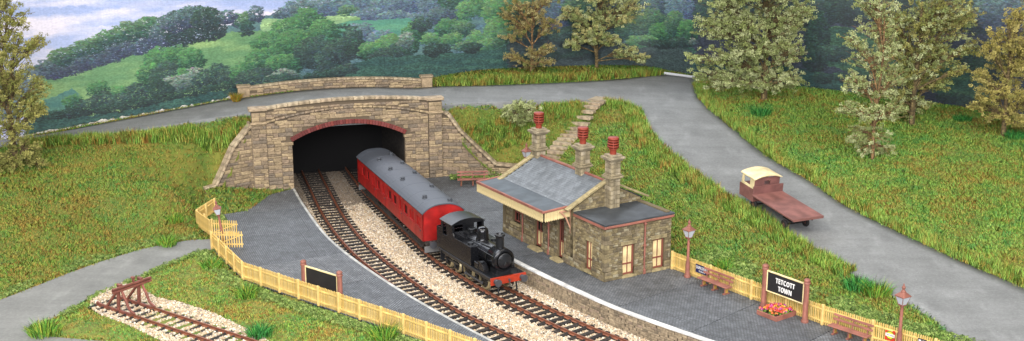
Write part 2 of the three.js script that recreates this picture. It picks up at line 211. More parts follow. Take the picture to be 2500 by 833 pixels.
  // hedges and trees of the middle ground
  wood([[63.66, 11.00, 1.79, 0.14, 3], [61.25, 12.03, 1.21, 1.21, 1], [66.11, 10.37, 1.21, 0.86, 7], [65.38, 9.91, 0.93, 1.07, 3], [67.88, 9.85, 1.07, 0.64, 7], [59.81, 10.82, 1.43, 1.21, 2], [61.56, 11.15, 1.57, 1.57, 2], [62.92, 10.25, 1.43, 1.43, 2], [58.38, 9.95, 1.57, 1.07, 2], [60.44, 9.45, 2.14, 1.57, 2], [62.17, 8.97, 1.79, 1.43, 3], [57.63, 8.71, 1.43, 1.14, 2], [59.32, 8.06, 1.57, 1.07, 2], [63.55, 8.19, 1.43, 1.29, 3], [64.29, 8.98, 1.43, 1.07, 3], [65.71, 9.04, 1.07, 0.93, 6], [66.77, 8.79, 0.93, 0.79, 2], [68.58, 9.18, 1.21, 0.93, 4], [67.83, 8.20, 1.21, 0.71, 3], [69.28, 8.45, 1.07, 0.86, 3], [66.96, 9.02, 0.64, 0.50, 4], [70.83, 10.08, 1.07, 1.07, 2], [70.38, 9.07, 0.86, 0.86, 2], [71.50, 10.73, 0.93, 0.64, 3], [70.02, 9.44, 0.71, 0.71, 5], [73.88, 10.25, 1.29, 0.86, 2], [75.19, 10.17, 1.07, 0.71, 0], [74.06, 9.36, 1.29, 0.50, 4], [76.31, 9.23, 0.71, 0.79, 4], [78.21, 9.65, 1.21, 1.43, 4], [72.21, 9.48, 0.86, 0.50, 4], [77.44, 8.63, 1.29, 0.57, 4], [75.55, 8.67, 1.43, 0.43, 0], [73.30, 8.46, 0.79, 0.57, 6], [75.92, 8.37, 0.71, 0.50, 6], [79.36, 8.87, 1.43, 1.07, 0]]);
  wood([[49.39, 9.51, 1.29, 1.07, 2], [50.68, 9.64, 1.21, 0.93, 2], [51.79, 9.27, 1.14, 1.00, 2], [48.69, 8.65, 1.07, 1.07, 2], [49.93, 8.20, 1.43, 1.21, 3], [51.21, 7.91, 1.07, 0.93, 2], [50.54, 7.66, 1.21, 0.64, 5], [52.20, 7.96, 1.07, 0.79, 5], [52.85, 7.72, 1.00, 0.86, 3], [53.88, 8.10, 0.93, 0.86, 3], [54.86, 7.67, 1.07, 0.79, 3], [55.88, 7.89, 1.00, 0.93, 2], [56.53, 7.34, 1.21, 0.86, 3], [57.56, 7.40, 1.43, 0.93, 3], [59.27, 7.06, 1.43, 0.86, 5], [58.92, 6.93, 1.43, 0.71, 3], [49.03, 6.89, 1.29, 1.43, 6], [44.63, 7.92, 0.86, 0.57, 2], [46.10, 7.39, 0.79, 0.64, 2], [42.79, 7.15, 0.79, 0.64, 2], [43.78, 6.67, 0.93, 0.64, 3], [44.85, 6.97, 1.07, 0.71, 3], [46.36, 6.89, 1.07, 0.57, 3], [47.33, 7.40, 0.79, 0.71, 3], [45.40, 6.35, 1.43, 0.43, 6], [47.26, 6.47, 1.43, 0.50, 6], [42.73, 6.40, 1.43, 0.43, 6], [41.27, 6.26, 1.43, 0.43, 6], [40.10, 5.95, 1.43, 0.50, 6], [51.46, 6.82, 1.79, 0.36, 6], [54.14, 6.97, 1.79, 0.36, 6]]);
  // near meadow, dark green
  const darkMeadow = meadow([40, 76, 74], [56, 98, 82], 40, 8);
  fill([[39.27, 6.05], [43.28, 6.02], [47.23, 6.07], [50.45, 6.50], [54.80, 6.77], [58.21, 6.74], [61.73, 6.99], [64.95, 7.73], [67.47, 8.23], [73.30, 8.11], [79.36, 8.15], [85.46, 8.21], [91.54, 7.94], [97.18, 8.18], [97.40, 3.04], [66.61, 3.79], [38.98, 3.07]], darkMeadow);
  fill([[79.36, 8.87], [81.65, 8.89], [87.36, 8.50], [92.27, 8.10], [96.77, 8.00], [97.40, 3.04], [79.35, 3.07]], meadow([50, 66, 70], [60, 82, 80], 40, 8));
  wood([[72.56, 8.51, 0.93, 0.64, 6], [75.92, 8.44, 0.86, 0.54, 6], [62.79, 7.03, 1.79, 0.50, 6], [60.67, 6.89, 1.79, 0.43, 6], [64.58, 7.36, 1.07, 0.50, 3], [82.03, 9.09, 1.79, 0.71, 3], [85.45, 8.93, 2.14, 0.93, 3], [88.88, 9.17, 1.79, 1.07, 3], [90.76, 9.49, 1.43, 1.21, 0], [92.59, 9.87, 1.57, 1.43, 0], [93.80, 9.05, 1.57, 1.07, 2], [91.89, 8.38, 1.43, 0.57, 4], [95.00, 10.06, 1.07, 1.21, 0], [96.29, 9.46, 1.07, 1.21, 2], [95.49, 8.48, 1.07, 0.50, 3], [93.42, 8.18, 1.79, 0.36, 6], [96.74, 8.78, 0.50, 0.29, 5], [82.42, 7.26, 2.14, 0.50, 6], [86.24, 7.26, 1.79, 0.43, 6]]);
  // right hand sheet, colours darkened for the shade behind the model trees
  wood([[98.66, 11.09, 1.79, 2.14, 3], [100.96, 11.97, 2.14, 2.14, 6], [103.89, 12.52, 2.50, 2.14, 3], [106.66, 13.04, 2.14, 2.50, 6], [108.70, 12.83, 1.79, 1.79, 3], [110.69, 12.95, 2.14, 1.79, 6], [112.92, 13.41, 2.14, 2.14, 3], [115.14, 13.54, 2.14, 2.14, 6], [117.63, 13.38, 2.14, 2.14, 3], [120.09, 13.22, 2.14, 2.14, 3], [122.19, 13.06, 2.14, 1.79, 1]]);
  fill([[107.47, 11.01], [110.49, 11.09], [112.18, 10.42], [114.79, 9.96], [118.86, 9.96], [121.60, 9.88], [121.99, 5.77], [107.65, 8.04]], meadow([42, 78, 68], [66, 104, 72], 40, 10));
  fill([[97.23, 7.03], [104.89, 7.46], [110.43, 7.09], [116.39, 5.82], [126.24, 5.02], [126.63, 1.24], [97.47, 1.57]], meadow([34, 64, 66], [46, 84, 74], 40, 8));
  wood([[108.04, 10.11, 1.00, 2.14, 6], [107.97, 8.41, 1.07, 1.43, 6], [109.64, 8.88, 1.43, 0.71, 3], [111.27, 9.35, 1.07, 0.71, 3], [108.76, 6.77, 1.07, 0.50, 6], [111.10, 6.99, 1.43, 0.50, 6], [116.44, 9.11, 1.43, 0.86, 6], [119.52, 9.38, 1.43, 0.71, 3], [121.72, 8.63, 1.43, 1.07, 6], [119.20, 6.11, 1.43, 0.43, 6], [120.77, 5.80, 1.43, 0.43, 6]]);
  return tex(W, H, (i, j) => { const jj = H - 1 - j, wx = (fbm(i / 7, jj / 7, 81, 4) - .5) * 13, wy = (fbm(i / 7, jj / 7, 85, 4) - .5) * 11, o = (clamp(Math.round(jj + wy), 0, H - 1) * W + clamp(Math.round(i + wx), 0, W - 1)) * 3, sky = C[o + 2] > 165 ? .15 : C[o + 1] > C[o + 0] * 1.25 && C[o + 1] > 118 ? .35 : 1, gr = 1 + (fbm(i / 2.2, jj / 2.2, 91, 3) - .5) * .9 * sky, w = (hash(i, 0, 9) - .5) * 5 + (hash(0, j, 8) - .5) * 4; const m = (C[o] + C[o + 1] + C[o + 2]) / 3; return [0, 1, 2].map(k => lerp(lerp(C[o + k], m, .1), [150, 164, 184][k], .05) * gr * (sky < .2 ? 1 : .9) + w + (hash(i, j, 71) - .5) * 7); });
})();
printTex.wrapS = printTex.wrapT = THREE.ClampToEdgeWrapping;
{
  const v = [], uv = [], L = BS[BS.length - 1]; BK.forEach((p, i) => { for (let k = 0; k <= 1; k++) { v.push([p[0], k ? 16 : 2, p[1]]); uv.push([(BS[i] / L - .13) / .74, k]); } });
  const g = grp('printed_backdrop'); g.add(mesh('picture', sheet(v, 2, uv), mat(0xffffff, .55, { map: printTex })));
  const v2 = []; BK.forEach((p, i) => { const q = BK[Math.min(i + 1, BK.length - 1)], o = BK[Math.max(i - 1, 0)], d = Math.hypot(q[0] - o[0], q[1] - o[1]); const nx = (q[1] - o[1]) / d * .5, nz = -(q[0] - o[0]) / d * .5; v2.push([p[0] + nx * .1, 1.9, p[1] + nz * .1], [p[0] + nx, 1.9, p[1] + nz], [p[0] + nx, 16.05, p[1] + nz], [p[0] + nx * .1, 16.05, p[1] + nz * .1]); });
  g.add(mesh('backing_board', sheet(v2, 4), mat(0x9a8a70, .9)));
  // torn paper along the foot of the left sheet, and the strip in the corner
  const R = rng(4), tv = []; for (let i = 0; i < BK.length; i++) if (BK[i][0] > -36 && BK[i][0] < -21) for (let k = 0; k < 7; k++) { const j = Math.min(i + 1, BK.length - 1), t = k / 7, x = lerp(BK[i][0], BK[j][0], t), z = lerp(BK[i][1], BK[j][1], t), h = gh(x, z), e = clamp(fbm(x * 2.2, z * 2.2, 31, 3) * 2 - .8) * .6; tv.push([x + .05, h + .02 + e * .5, z + .05], [x + .12 + R() * .06, h + .09 + e * .2, z + .14], [x + .2 + e * .3, h + .03, z + .3 + e * .35]); }
  g.add(mesh('torn_edge', sheet(tv, 3), mat(0xc8c4ba, .95)));
  const c0 = [13.39, 5.80, -106.61], c1 = [15.88, 5.75, -105.10]; part(g, 'corner_strip', bar([c0[0], gh(c0[0], c0[2]) + .12, c0[2]], [c1[0], gh(c1[0], c1[2]) + .12, c1[2]], .16, .2), mat(0xc9ccd0, .8));
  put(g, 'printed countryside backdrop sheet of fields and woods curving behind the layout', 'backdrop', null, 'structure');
}

// ---------------------------------------------------------------- ground, roads
const soil = tex(512, 512, (i, j) => { const a = fbm(i / 512 * 12, j / 512 * 12, 1, 5, 12), b = fbm(i / 512 * 40, j / 512 * 40, 2, 3, 40), t = clamp((a - .3) * 2.4), u = clamp((b - .35) * 3); return [lerp(lerp(78, 112, t), 122, u * .4), lerp(lerp(100, 114, t), 104, u * .4), lerp(38, 46, t)]; }, true, 1 / 14);
{
  const c = .45, x0 = -60, z0 = -112, nx = 256, nz = 150, v = [], keep = [];
  for (let j = 0; j <= nz; j++) for (let i = 0; i <= nx; i++) { const x = x0 + i * c, z = z0 + j * c; v.push(x, gh(x, z) + (onHard(x, z) ? -.4 : (fbm(x * .8, z * .8, 6, 3) - .5) * .16), z); }
  for (let j = 0; j < nz; j++) for (let i = 0; i < nx; i++) { const x = x0 + (i + .5) * c, z = z0 + (j + .5) * c; if (!inside(x, z, FRONT) || inside(x, z, CORRIDOR) || [[-1, -1], [1, -1], [-1, 1], [1, 1], [0, 0]].every(q => inside(x + q[0] * c * .8, z + q[1] * c * .8, road.poly))) continue; const a = j * (nx + 1) + i; keep.push(a, a + nx + 1, a + 1, a + 1, a + nx + 1, a + nx + 2); }
  const g = new THREE.BufferGeometry(); g.setAttribute('position', new THREE.Float32BufferAttribute(v, 3));
  const uv = []; for (let i = 0; i < v.length; i += 3) uv.push(v[i], v[i + 2]); g.setAttribute('uv', new THREE.Float32BufferAttribute(uv, 2)); g.setIndex(keep); g.computeVertexNormals();
  put(mesh('terrain', g, mat(0xffffff, 1, { map: soil })), 'sloping earth banks and lawn beneath the static grass', 'ground', null, 'structure');
}
const tar = tex(512, 512, (i, j) => { const a = fbm(i / 512 * 6, j / 512 * 6, 15, 5, 6), b = fbm(i / 512 * 90, j / 512 * 90, 16, 2, 90), c = fbm(i / 512 * 3 + 7, j / 512 * 24, 17, 4, 24), d = fbm(i / 512 * 14 + 3, j / 512 * 5, 19, 4, 14), s = (hash(i >> 1, j >> 1, 18) > .9985 ? 40 : 0) + clamp((d - .6) * 5) * 9; const w = 123 + (a - .5) * 24 + (b - .5) * 16 + (c - .5) * 12 + s; return [w * .985, w, w * .99]; }, true, 1 / 9);
put(mesh('road', road.g, mat(0xffffff, .82, { map: tar, bumpMap: T.fine, bumpScale: .0003 })), 'grey road over the bridge and down the bank', 'road', null, 'structure');
walks.forEach((w, i) => put(mesh('footpath', w.g, mat(0xf4f2ec, .85, { map: tar })), i ? 'grey path rounding the corner of the lawn' : 'grey path leading up to the picket gates', 'path', null, 'structure'));

// ---------------------------------------------------------------- platforms
const HP = .93; let platformR, platformEdge;
const setts = tex(1024, 1024, (i, j) => {
  const m = i / 160, n = j / 160, row = Math.floor(n / .125), off = row % 2 * .1, col = Math.floor((m + off) / .2), u = (m + off) / .2 - col, v = n / .125 - row; // 6.4 m a tile
  const joint = u < .14 || v < .2, t = hash(col, row, 30), w = fbm(m * 2.5, n * 2.5, 33, 4, 16); let q = joint ? 56 : 96 + t * 24 + (w - .5) * 44;
  if (hash(Math.floor(i / 6), Math.floor(j / 2), 34) > .9985) q += 50;
  return [q * .97, q, q * 1.03];
}, true, 1 / 6.4);
const settBump = tex(512, 512, (i, j) => { const m = i / 80, n = j / 80, row = Math.floor(n / .125), u = (m + row % 2 * .1) / .2, v = n / .125; return (u % 1 < .16 || v % 1 < .22) ? 40 : 200; }, false, 1 / 6.4);
function clip(P, nx, nz, d) { const o = []; for (let i = 0; i < P.length; i++) { const a = P[i], b = P[(i + 1) % P.length], da = a[0] * nx + a[1] * nz - d, db = b[0] * nx + b[1] * nz - d; if (da >= 0) o.push(a); if (da >= 0 !== db >= 0) { const t = da / (da - db); o.push([lerp(a[0], b[0], t), lerp(a[1], b[1], t)]); } } return o; }
const M_panel = [0xffffff, 0xf0f2f4, 0xe6e8ea].map(c => mat(c, .62, { map: setts, bumpMap: settBump, bumpScale: .0004 }));
function platform(name, label, poly, edge, len, edgeW, edgeCol) {
  const g = grp(name), E = path(edge, .25), step = Math.round(len / .25);
  // body below the paving
  const body = new THREE.ExtrudeGeometry(new THREE.Shape(poly.map(p => new THREE.Vector2(p[0], -p[1]))), { depth: .95, bevelEnabled: false }); body.rotateX(-Math.PI / 2); body.translate(0, -.12, 0);
  part(g, 'base', body, mat(0x2b2a28, .95));
  let k = 0;
  for (let i = -step; i < E.length + step; i += step) {
    const at = n => { const c = clamp(n, 0, E.length - 1), e = E[c], o = (n - c) * .25; return [e[0] + e[2] * o, e[1] + e[3] * o, e[2], e[3]]; };
    const a = at(i), b = at(i + step); let P = clip(poly, a[2], a[3], a[0] * a[2] + a[1] * a[3] + (i > -step ? .02 : -50)); if (P.length) P = clip(P, -b[2], -b[3], -(b[0] * b[2] + b[1] * b[3]) + .02);
    if (P.length < 3) continue;
    const e = new THREE.ExtrudeGeometry(new THREE.Shape(P.map(p => new THREE.Vector2(p[0], -p[1]))), { depth: .06, bevelEnabled: false }); e.rotateX(-Math.PI / 2); e.translate(0, HP - .06, 0);
    const gg = clean(e), pp = gg.attributes.position, uv = []; for (let q = 0; q < pp.count; q++) { const x = pp.getX(q) - a[0], z = pp.getZ(q) - a[1]; uv.push(x * a[2] + z * a[3] + k * 1.37, x * a[3] - z * a[2] + k * .71); } gg.setAttribute('uv', new THREE.Float32BufferAttribute(uv, 2));
    const o = mesh('paving_panel', gg, M_panel[k++ % 3]); g.add(o);
  }
  // painted edge
  const v = []; const wob = (i, k) => (fbm(i * .06, k, 50, 3) - .5) * .07;
  E.forEach((e, i) => { const s = name === 'left' ? -1 : 1; const nx = e[3] * edge.side, nz = -e[2] * edge.side, w = edgeW + wob(i, 3) * edgeW * 6; for (const [o, y] of [[.06, HP - .09], [.06, HP + .012], [.03, HP + .022], [-w, HP + .02], [-w - .015, HP - .02]]) v.push([e[0] + nx * o, y, e[1] + nz * o]); });
  g.add(mesh('white_edge', sheet(v, 5), mat(edgeCol, .7, { map: T.soft })));
  return g;
}
EDGE_L.side = -1; EDGE_R.side = 1; // side on which the track lies, seen along the edge
EDGE_L.side *= -1; EDGE_R.side *= -1;
{
  const l = platform('platform', '', [...EDGE_L, [3, -50], [-5.55, -58.8], [-15.55, -67.2], [-18.7, -72.7], [-19.2, -75.1], [-20.05, -76.4], ...flat([[-20.46, 0.90, -78.26], [-19.68, 0.90, -80.24], [-18.31, 0.90, -81.02], [-17.72, 0.90, -83.45], [-17.53, 0.90, -85.03], [-16.42, 0.90, -86.23]])], EDGE_L, 5.2, .1, 0xb4b4ae);
  put(l, 'platform of dark setts on the near side, behind the long picket fence', 'platform');
  const back = [[23, -53.6], [18.4, -58.1], [16.4, -60.3], [13.35, -64.1], [9.9, -69], [9.2, -71.7], [6.3, -79.5], [3.3, -84.5], [1.3, -87.3], [0, -89.7], [-5, -90.3]];
  const r = platform('platform', '', [...EDGE_R, ...back], EDGE_R, 5.0, .2, 0xe2e2de); r.name = 'platform';
  const E = path(EDGE_R, .1); // stone face towards the rails
  const bw_ = []; E.forEach(e => { const nx = -e[3], nz = e[2]; for (const [o, y] of [[.005, -.35], [.005, HP - .05], [-.2, HP - .06]]) bw_.push([e[0] + nx * o, y, e[1] + nz * o]); });
  r.add(mesh('face', sheet(bw_, 3), mat(0x4a4034, .95)));
  r.userData.E = null; platformR = r; platformEdge = E;
}

// ---------------------------------------------------------------- walling
const STONE = [0xaa9676, 0xb6a080, 0x96846c, 0xbea884, 0xa28e76, 0x8c7e6c].map(c => mat(c, .92, { map: T.wear, bumpMap: T.rough, bumpScale: .0006 }));
const STONE2 = [0x8e7f5c, 0x9a8b66, 0x827454, 0xa4956e, 0x908266, 0x786c54, 0xaca284].map(c => mat(c, .9, { map: T.wear, bumpMap: T.rough, bumpScale: .0005 }));
const stoneGeo = {};
function stoneShape(w, h, d, bev, k) { // block with a worn, bevelled front; unit scale to metres
  const key = [Math.round(w / .12), Math.round(h / .05), d, bev, k].join();
  if (stoneGeo[key]) return stoneGeo[key];
  const R = rng(key.length * 91 + Math.round(w * 100) * 7 + Math.round(h * 100) + k * 13), j = () => (R() - .5) * bev * .9;
  const bx = bev / w, by = bev / h, v = [[0, 0, 0], [1, 0, 0], [1, 1, 0], [0, 1, 0], [0, 0, .55], [1, 0, .55], [1, 1, .55], [0, 1, .55]];
  for (const [x, y] of [[bx, by], [1 - bx, by], [1 - bx, 1 - by], [bx, 1 - by]]) v.push([x + j() / w, y + j() / h, .85 + R() * .3]);
  v.push([.5 + j() / w, .5 + j() / h, 1 + R() * .35]);
  const f = [], q = (a, b, c, e) => f.push(a, b, c, a, c, e); for (let i = 0; i < 4; i++) { const n = (i + 1) % 4; q(i, n, n + 4, i + 4); q(i + 4, n + 4, n + 8, i + 8); f.push(i + 8, n + 8, 12); }
  const p = [], uv = []; f.forEach(i => { p.push(v[i][0], v[i][1], v[i][2]); uv.push(v[i][0] * w + k * .37, v[i][1] * h + v[i][2] * d + k * .21); });
  const g = new THREE.BufferGeometry(); g.setAttribute('position', new THREE.Float32BufferAttribute(p, 3)); g.setAttribute('uv', new THREE.Float32BufferAttribute(uv, 2)); g.computeVertexNormals();
  return stoneGeo[key] = g;
}
// courses between y0 and y1; spans(y) gives the runs [xa, xb] of walling at that height
function courses(R, y0, y1, hs, ls, spans, gap = .018) {
  const out = []; let y = y0;
  while (y < y1 - .04) {
    let h = Math.min(lerp(hs[0], hs[1], R()), y1 - y); if (y1 - y - h < hs[0] * .6) h = y1 - y;
    for (const [xa, xb] of spans(y + h / 2, h)) { let x = xa; while (x < xb - .03) { let l = lerp(ls[0], ls[1], R() ** 1.4); if (xb - x - l < ls[0] * .6) l = xb - x;
      if (h > hs[0] * 1.35 && R() < .22) { const t = h * lerp(.4, .6, R()); out.push([x + gap / 2, y + gap / 2, l - gap, t - gap], [x + gap / 2, y + t + gap / 2, l - gap, h - t - gap]); } else out.push([x + gap / 2, y + gap / 2, l - gap, h - gap]);
      x += l; } }
    y += h;
  }
  return out;
}
function laystones(parent, rects, place, mats, d, bev, R, most = 300, name = 'stone') {
  const l = rects.filter(r => r[2] > .03 && r[3] > .03).map(r => ({ r, a: r[2] * r[3] })).sort((p, q) => q.a - p.a), rest = mats.map(() => []);
  l.forEach(({ r }, i) => {
    const k = Math.floor(R() * 3), m = Math.min(mats.length - 1, Math.floor(R() * mats.length)), o = new THREE.Mesh(stoneShape(r[2], r[3], d, bev, k), mats[m]); o.name = name;
    place(o, r[0], r[1]); o.scale.set(r[2], r[3], d * lerp(.8, 1.25, R()));
    if (i < most) parent.add(o); else { o.updateMatrix(); rest[0].push(clean(o.geometry.clone().applyMatrix4(o.matrix))); }
  });
  if (rest[0].length) { const o = mesh('small_stones', mergeGeometries(rest[0]), mats[0]); o.userData.kind = 'stuff'; parent.add(o); }
}
const wallPlace = (x0, z0, turn, y0 = 0) => { const c = Math.cos(turn), s = Math.sin(turn); return (o, x, y) => { o.position.set(x0 + x * c, y0 + y, z0 - x * s); o.rotation.y = turn; }; };
{ // right platform's stone face
  const R = rng(12), E = platformEdge, L = (E.length - 1) * .1;
  const rects = courses(R, -.3, HP - .08, [.1, .16], [.2, .46], () => [[11.5, Math.min(L, 41)]], .014);
  laystones(platformR, rects, (o, x, y) => { const i = Math.min(E.length - 1, Math.round(x / .1)), e = E[i], nx = -e[3], nz = e[2]; o.position.set(e[0] + nx * .004, y, e[1] + nz * .004); o.rotation.y = Math.atan2(-e[3], e[2]); }, [0xa8967a, 0x98886e, 0xb4a284, 0x8a7c66, 0xa28e78].map(c => mat(c, .9, { map: T.wear })), .035, .012, R);
  put(platformR, 'platform of dark setts with bright white edge, in front of the station building', 'platform');
}

// ---------------------------------------------------------------- bridge
const M_cope = [0xb6a286, 0xa8967a, 0xbeac8e].map(c => mat(c, .9, { map: T.wear, bumpMap: T.rough, bumpScale: .0006 }));
{
  const g = grp('stone_bridge', BO[0], 0, BO[1], BT), R = rng(5), mort = mat(0x5e5242, .98);
  const XL = .4, XR = 8.75, CXa = (XL + XR) / 2, spr = 4.45, rise = 1.08, half = (XR - XL) / 2, rad = (half * half + rise * rise) / 2 / rise, cyA = spr + rise - rad;
  const arch = (x, r = rad) => { const d = r * r - (x - CXa) ** 2; return d > 0 ? cyA + Math.sqrt(d) : -9; };
  const str = x => 5.96 + .8 * (1 - ((x - 4.55) / 6.1) ** 2), top = x => 6.84 + .42 * (1 - ((x - 4.55) / 6.4) ** 2);
  // walling behind the stones
  const sh = new THREE.Shape(); sh.moveTo(-1.5, -.3); sh.lineTo(XL, -.3); sh.lineTo(XL, spr); for (let i = 1; i <= 24; i++) { const x = lerp(XL, XR, i / 24); sh.lineTo(x, Math.max(spr, arch(x))); } sh.lineTo(XR, -.3); sh.lineTo(10.6, -.3); sh.lineTo(10.6, top(10.6)); for (let i = 1; i <= 20; i++) { const x = lerp(10.6, -1.5, i / 20); sh.lineTo(x, top(x)); }
  part(g, 'spandrel_wall', new THREE.ExtrudeGeometry(sh, { depth: .4, bevelEnabled: false }).translate(0, 0, -.4), mort);
  part(g, 'pilaster', cb(1.0, 7.2, .6, -1.92, 3.3, -.18, .01), mort); part(g, 'pilaster', cb(1.0, 7.2, .6, 11.08, 3.3, -.18, .01), mort);
  const ring = rad + .34, face = [];
  face.push(...courses(R, -.3, 7.3, [.2, .33], [.35, 1.15], (y, h) => {
    const o = [], yy = y; const inA = x => arch(x, ring) > yy - h * .4; // stay clear of the arch ring
    if (y > 6.76) { const w = Math.sqrt(Math.max(0, 1 - (y + h / 2 - 6.84) / .42)) * 6.4; return (y + h / 2 > 7.26) ? [] : [[Math.max(-1.42, 4.55 - w), Math.min(10.56, 4.55 + w)]]; }
    if (y < spr + .1) return [[-1.42, XL - .8], [XR + .8, 10.56]];
    const d = ring * ring - (y - h * .4 - cyA) ** 2, w = y - h * .4 < cyA + ring && d > 0 ? Math.sqrt(d) : 0;
    return w ? [[-1.42, CXa - w], [CXa + w, 10.56]] : [[-1.42, 10.56]];
  }).filter(r => { const a = str(r[0]), b = str(r[0] + r[2]); return !(r[1] < Math.max(a, b) + .07 && r[1] + r[3] > Math.min(a, b) - .07) || r[2] < .1; }));
  // slips either side of the string course where a whole stone would not fit
  for (let x = -1.42; x < 10.5;) { const l = Math.min(.5 + R() * .6, 10.56 - x), m = Math.min(str(x), str(x + l)); face.push([x, m - .3, l - .02, .2], [x, Math.max(str(x), str(x + l)) + .08, l - .02, .16]); x += l; }
  face.push(...courses(R, -.3, spr - .02, [.22, .34], [.38, .8], () => [[XL - .8, XL - .01], [XR + .01, XR + .8]]));
  laystones(g, face, wallPlace(0, 0, 0), STONE, .055, .03, R, 300);
  const pil = courses(R, -.3, 6.75, [.2, .34], [.4, .96], () => [[-2.42, -1.42], [10.58, 11.58]]); laystones(g, pil, wallPlace(0, .12, 0), STONE, .05, .03, R, 120, 'pilaster_stone');
  laystones(g, courses(R, -.3, 6.75, [.2, .34], [.3, .5], () => [[0, .6]]), wallPlace(11.58, .12, Math.PI / 2), STONE, .05, .03, R, 40, 'pilaster_stone');
  // brick arch ring
  const MB = [0x8c4038, 0x9a4a40, 0x7c3a36, 0x944a46].map(c => mat(c, .85, { map: T.wear })); const a0 = Math.asin(half / rad), nb = 40;
  const bg = cb(rad * 2 * a0 / nb * .93, .32, .5, 0, 0, 0, .02);
  for (let i = 0; i < nb; i++) { const a = lerp(-a0, a0, (i + .5) / nb), o = new THREE.Mesh(boxUV(bg), MB[Math.floor(R() * 4)]); o.name = 'arch_brick'; o.position.set(CXa + Math.sin(a) * (rad + .155), cyA + Math.cos(a) * (rad + .155), -.14 + R() * .015); o.rotation.z = -a; g.add(o); }
  for (const x of [XL - .12, XR + .12]) part(g, 'springer', cb(.62, .2, .5, x + (x < 4 ? -.12 : .12), spr - .14, -.12, .03), STONE[0]);
  // string course and copings follow the hump
  const run = (name, f, x0, x1, n, h, d, z, ms) => { for (let i = 0; i < n; i++) { const a = lerp(x0, x1, i / n), b = lerp(x0, x1, (i + 1) / n), s = Math.atan2(f(b) - f(a), b - a), o = part(g, name, cb(Math.hypot(b - a, f(b) - f(a)) - .025, h, d, 0, 0, 0, .035), ms[Math.floor(R() * ms.length)]); o.position.set((a + b) / 2, (f(a) + f(b)) / 2 + (R() - .5) * .012, z); o.rotation.z = s; } };
  run('string_stone', x => str(x), -1.45, 10.6, 17, .14, .3, 0, STONE);
  run('coping_stone', x => top(x) + .1, -1.4, 10.56, 15, .2, .62, -.17, M_cope);
  for (const x of [-1.95, 11.1]) { part(g, 'pilaster_cap', cb(1.3, .24, .95, x, 6.98, -.18, .05), M_cope[0]); part(g, 'pilaster_band', cb(1.16, .15, .8, x, 5.98, -.12, .03), STONE[1]); }
  // far parapet
  const zf = -8.55, ft = x => deck(x) + .62; const fs = new THREE.Shape(); fs.moveTo(-1.7, 5.4); fs.lineTo(12.1, 5.4); for (let i = 0; i <= 16; i++) { const x = lerp(12.1, -1.7, i / 16); fs.lineTo(x, ft(x)); }
  part(g, 'far_parapet', new THREE.ExtrudeGeometry(fs, { depth: .34, bevelEnabled: false }).translate(0, 0, zf - .34), mort);
  const fr = []; for (let r = 0; r < 3; r++) for (let x = -1.7 + (r % 2) * -.2; x < 12.05;) { const l = Math.min(.45 + R() * .8, 12.1 - x); if (x > -1.75 && l > .12) fr.push([x, deck(x + l / 2) - .02 + r * .21, l - .02, .19]); x += l; }
  laystones(g, fr, wallPlace(0, zf, 0), STONE, .05, .03, R, 90, 'parapet_stone');
  run('coping_stone', x => ft(x) + .07, -1.7, 12.1, 18, .16, .56, zf - .17, M_cope);
  for (const x of [-2.1, 12.55]) { part(g, 'parapet_pier', cb(.9, 1.75, .6, x, 6.15, zf - .17, .04), STONE[1]); part(g, 'pier_cap', cb(1.05, .18, .74, x, 7.1, zf - .17, .04), M_cope[1]); }
  // inside of the tunnel
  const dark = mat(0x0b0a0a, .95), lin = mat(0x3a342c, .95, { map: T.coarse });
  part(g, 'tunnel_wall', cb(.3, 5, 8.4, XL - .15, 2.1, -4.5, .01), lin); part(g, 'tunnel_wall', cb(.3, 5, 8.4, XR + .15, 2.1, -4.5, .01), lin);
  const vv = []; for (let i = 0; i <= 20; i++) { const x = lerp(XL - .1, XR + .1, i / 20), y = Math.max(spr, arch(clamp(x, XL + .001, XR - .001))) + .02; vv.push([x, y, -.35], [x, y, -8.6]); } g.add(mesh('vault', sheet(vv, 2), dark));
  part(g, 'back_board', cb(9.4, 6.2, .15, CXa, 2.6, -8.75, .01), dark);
  put(g, 'humped stone road bridge with red brick arch over the railway', 'bridge');
}
